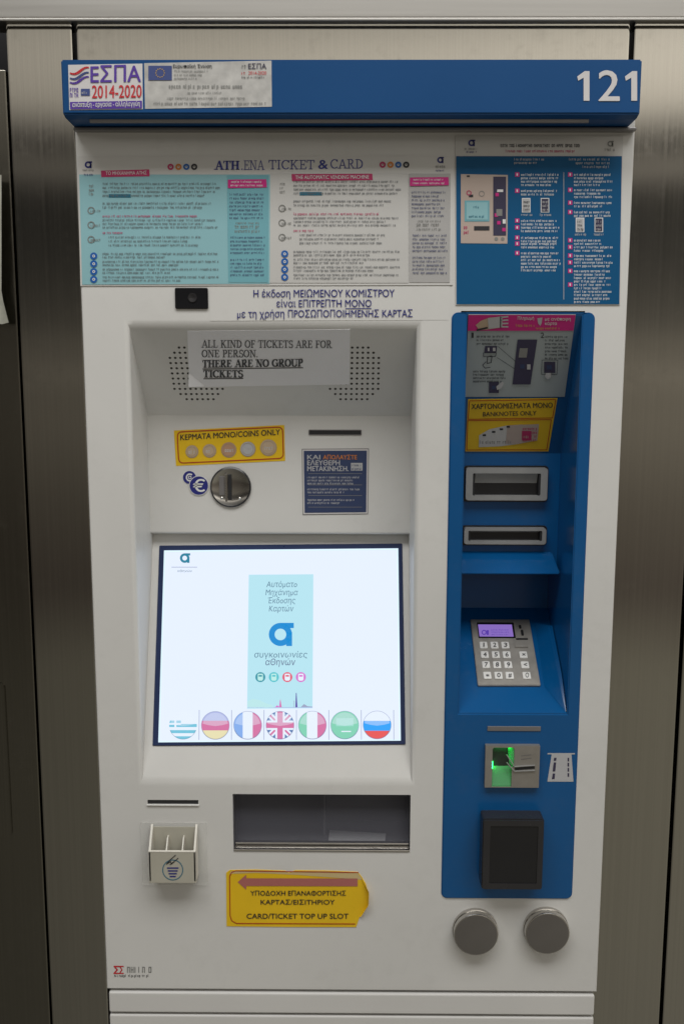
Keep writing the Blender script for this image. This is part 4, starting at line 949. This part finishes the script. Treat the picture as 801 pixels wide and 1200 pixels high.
bm = bmesh.new(); prism(bm, [(a, .0, b) for a, b in rrect(x0, x1, z0, z1, .003, 3)], (0, RD, 0), .0015); 
cl_ = ob('contactless_reader', bm, M['reader'], tm, smooth=30)
bm = bmesh.new(); ix = (x1 - x0) * .11; iz = (z1 - z0) * .08
frame_ring(bm, x0 + .001, x1 - .001, z0 + .001, z1 - .001, (ix, ix * .8, iz, iz), RD - .0022, RD + .001, .003); ob('reader_frame', bm, M['reader'], cl_, smooth=30)
bm = bmesh.new(); box(bm, x0 + ix * .8, x1 - ix * .8, RD - .0008, RD + .001, z0 + iz * .8, z1 - iz * .8); ob('reader_window', bm, M['gloss'], cl_)

# lock knobs
for cx, cy in ((557.5, 1096), (641, 1094.5)):
    pr_ = .017; c = W(cx, cy, -pr_); r = (W(cx + 26.2, cy, -pr_).x - W(cx - 26.2, cy, -pr_).x) / 2
    bm = bmesh.new(); lathe(bm, (c.x, 0, c.z), [(r * 1.02, 0), (r * 1.02, .006), (r * .985, .0065), (r * .985, .008), (r * 1.0, .0085), (r * 1.0, pr_ - .0018), (r * .985, pr_ - .0006), (r * .95, pr_), (0, pr_)], 64, mi=[0, 0, 0, 0, 0, 0, 0, 1])
    ob('lock_knob', bm, [M['chrome'], M['knobface']], tm, smooth=35)

# maker's mark low on the left
p = Print(FRONT)
p.text('Σ', 133.5, 1141.2, 140, 8.6, M['red'], 1, bold=.05); p.text('Σ', 140, 1141.2, 145, 8.6, M['red'], 1, bold=.03)
p.micro(149, 1140, 180, 7, M['grey'], 1, lib=CAPS, bold=.85); p.micro(134, 1145, 176, 3.2, M['ink'], 1)
p.build('maker_mark', tm)

# ================================================================== THINGS STUCK ON THE MACHINE
# paper notice taped to the speaker panel, its lower left corner curling up
p = Print(P_SPK)
nq = [(219.5, 388), (410, 386), (409, 450.5), (240.5, 453.5), (221.5, 438)]
p.plate(nq, M['paper'], .0004)
k = p.mi(M['paper'])
cA, cB, cC = P_SPK.at(221.2, 437, .0006), P_SPK.at(241, 453.2, .0006), P_SPK.at(221, 453.5, .009)
p.bm.faces.new([p.bm.verts.new(q) for q in (cA, cB, cC)]).material_index = k
L = 3
p.serif('ALL KIND OF TICKETS ARE FOR', 236.5, 407.5, 389, 8.8, M['faintink'], L, T=.13, t=.07, yb1=408)
p.serif('ONE PERSON.', 236.5, 418.8, 303, 8.6, M['faintink'], L, T=.13, t=.07)
p.serif('THERE ARE NO GROUP', 237.5, 431, 355, 8.8, M['faintink'], L, T=.22, t=.09, yb1=429.5); p.line(237.5, 432.6, 355, 431, 1.0, M['faintink'], L)
p.serif('TICKETS', 238.5, 442.5, 285, 8.6, M['faintink'], L, T=.22, t=.09); p.line(238.5, 444, 285, 443.6, 1.0, M['faintink'], L)
p.build('paper_notice', label='white paper notice with black serif lettering taped over the speaker holes', cat='notice')

# coin sticker
def rr_quad(q, r, n=5):
    """rounded outline inside a slightly turned quad (tl, tr, br, bl)"""
    out = []
    for i in range(4):
        c, a, b = Vector(q[i]), Vector(q[i - 1]), Vector(q[(i + 1) % 4]); pa = c + (a - c).normalized() * r; pb = c + (b - c).normalized() * r
        for t_ in range(n + 1):
            s = t_ / n; out.append(tuple((1 - s) ** 2 * pa + 2 * s * (1 - s) * c + s * s * pb))
    return out
p = Print(P_COIN)
p.plate([(203.8, 504.5), (333, 498), (334, 540), (206.3, 546)], M['yellow'], .0005)
p.outline(rr_quad([(207.6, 506.3), (331, 500.3), (332, 537), (209.6, 542.8)], 6), 1.2, M['redline'], 3)
p.text('ΚΕΡΜΑΤΑ ΜΟΝΟ/COINS ONLY', 211.5, 515.8, 328, 6.4, M['ink'], 3, bold=.02, yb1=509.4)
for x, y, r, c in ((225, 529.3, 7.6, 'coin'), (245.5, 528.3, 8, 'coin'), (268, 527.2, 9, 'copper'), (290.5, 526.4, 9, 'silver'), (314.5, 524.6, 9.8, 'coin')):
    p.disc(x, y, r, M['coinrim'], 3); p.disc(x - .4, y - .4, r - .7, M[c], 4); p.ring(x - .4, y - .4, r - 2, .5, M['coinrim'], 5, 20); p.micro(x - r * .5, y + 2.5, x + r * .6, 4.6, M['pale'], 5)
p.build('yellow_sticker', label='yellow sticker showing a row of five coins above the round coin slot', cat='sticker')
# banknote sticker
p = Print(P_BSL)
p.plate([(548, 468), (652.5, 466.5), (642, 529), (544.8, 529)], M['yellow'], .0005)
p.outline([(549.8, 469.8), (650.6, 468.3), (646.8, 489.8), (548, 491.5)], .9, M['redline'], 3)
p.outline([(547.8, 493), (649 - 3.6, 491.8), (640, 527.2), (546.5, 527.4)], .9, M['redline'], 3)
p.text('ΧΑΡΤΟΝΟΜΙΣΜΑΤΑ ΜΟΝΟ', 552, 479.5, 647, 6.0, M['ink'], 3, bold=.02, yb1=477.8); p.text('BANKNOTES ONLY', 565.5, 488, 628, 5.0, M['ink'], 3, bold=.02, yb1=486.6)
p.poly([(561, 510), (573, 503), (594, 498.5), (612, 497.5), (609, 520), (585, 523), (560.5, 524)], M['pale'], 3); p.poly([(594, 498.5), (631, 497), (629, 516), (608, 520), (592, 520)], M['pinkbeige'], 4)
p.micro(562, 520, 600, 4, M['grey'], 4); 
for x in (565, 576, 585, 593): p.rect(x, 509 - (x - 565) * .35, x + 4, 511 - (x - 565) * .35, M['ink'], 5)
p.rect(611, 505, 622, 516, M['crimson'], 5); p.block(612, 504, 629, 4, 4.4, 3.4, M['crimson'], 6, rag=0); p.micro(613, 513.5, 621, 4, M['pinkbeige'], 7)
p.build('yellow_sticker', label='yellow sticker with a fan of banknotes on the sloping blue face', cat='sticker')
# top-up sticker, torn along the top and peeling at the right
p = Print(FRONT)
sq = [(265, 1023), (269, 1019.8), (300, 1019.2), (334, 1020.5), (338, 1023), (346, 1020), (380, 1020.3), (419, 1022), (423.5, 1027.5), (428.5, 1036), (430.5, 1047), (429.5, 1062), (421, 1075), (417, 1086.5), (340, 1086.3), (265.5, 1085.5)]
p.plate(sq, M['yellow'], .0008)
p.poly([(268.5, 1024), (271, 1021), (300, 1020), (334, 1021.2), (338, 1023.6), (346, 1021), (380, 1021), (418.5, 1022.6), (422.5, 1028), (424, 1031), (345, 1025), (300, 1023)], M['faded'], 3)
p.path([(420, 1022.5), (276, 1020.6), (271.5, 1022.2), (269, 1027), (269.6, 1073), (271.5, 1079), (277, 1082.2), (416, 1082.8)], 1.0, M['redline'], 4)
p.poly([(278.5, 1033.8), (288.5, 1025), (288.5, 1029.3), (418.8, 1029.5), (418.8, 1038.6), (288.5, 1038.2), (288.5, 1042.5)], M['arrow'], 4)
p.text('ΥΠΟΔΟΧΗ ΕΠΑΝΑΦΟΡΤΙΣΗΣ', 293.5, 1049.5, 405, 5.4, M['ink'], 4, bold=.018); p.text('ΚΑΡΤΑΣ/ΕΙΣΙΤΗΡΙΟΥ', 305.5, 1060, 392, 5.4, M['ink'], 4, bold=.02); p.text('CARD/TICKET TOP UP SLOT', 289, 1076.6, 408, 5.8, M['ink'], 4, bold=.02)
# the lifted right edge
a = [FRONT.at(423, 1028, .001), FRONT.at(430, 1047, .001), FRONT.at(429.5, 1062, .001), FRONT.at(421, 1075, .001)]; b = [FRONT.at(425, 1030, .002), FRONT.at(432, 1046, .009), FRONT.at(431.5, 1061, .010), FRONT.at(423, 1074, .004)]
va = [p.bm.verts.new(q) for q in a]; vb = [p.bm.verts.new(q) for q in b]
for i in range(3): p.bm.faces.new((va[i], va[i + 1], vb[i + 1], vb[i])).material_index = p.mi(M['yellow'])
p.build('yellow_sticker', label='torn yellow sticker with a long red arrow pointing left below the output tray', cat='sticker')
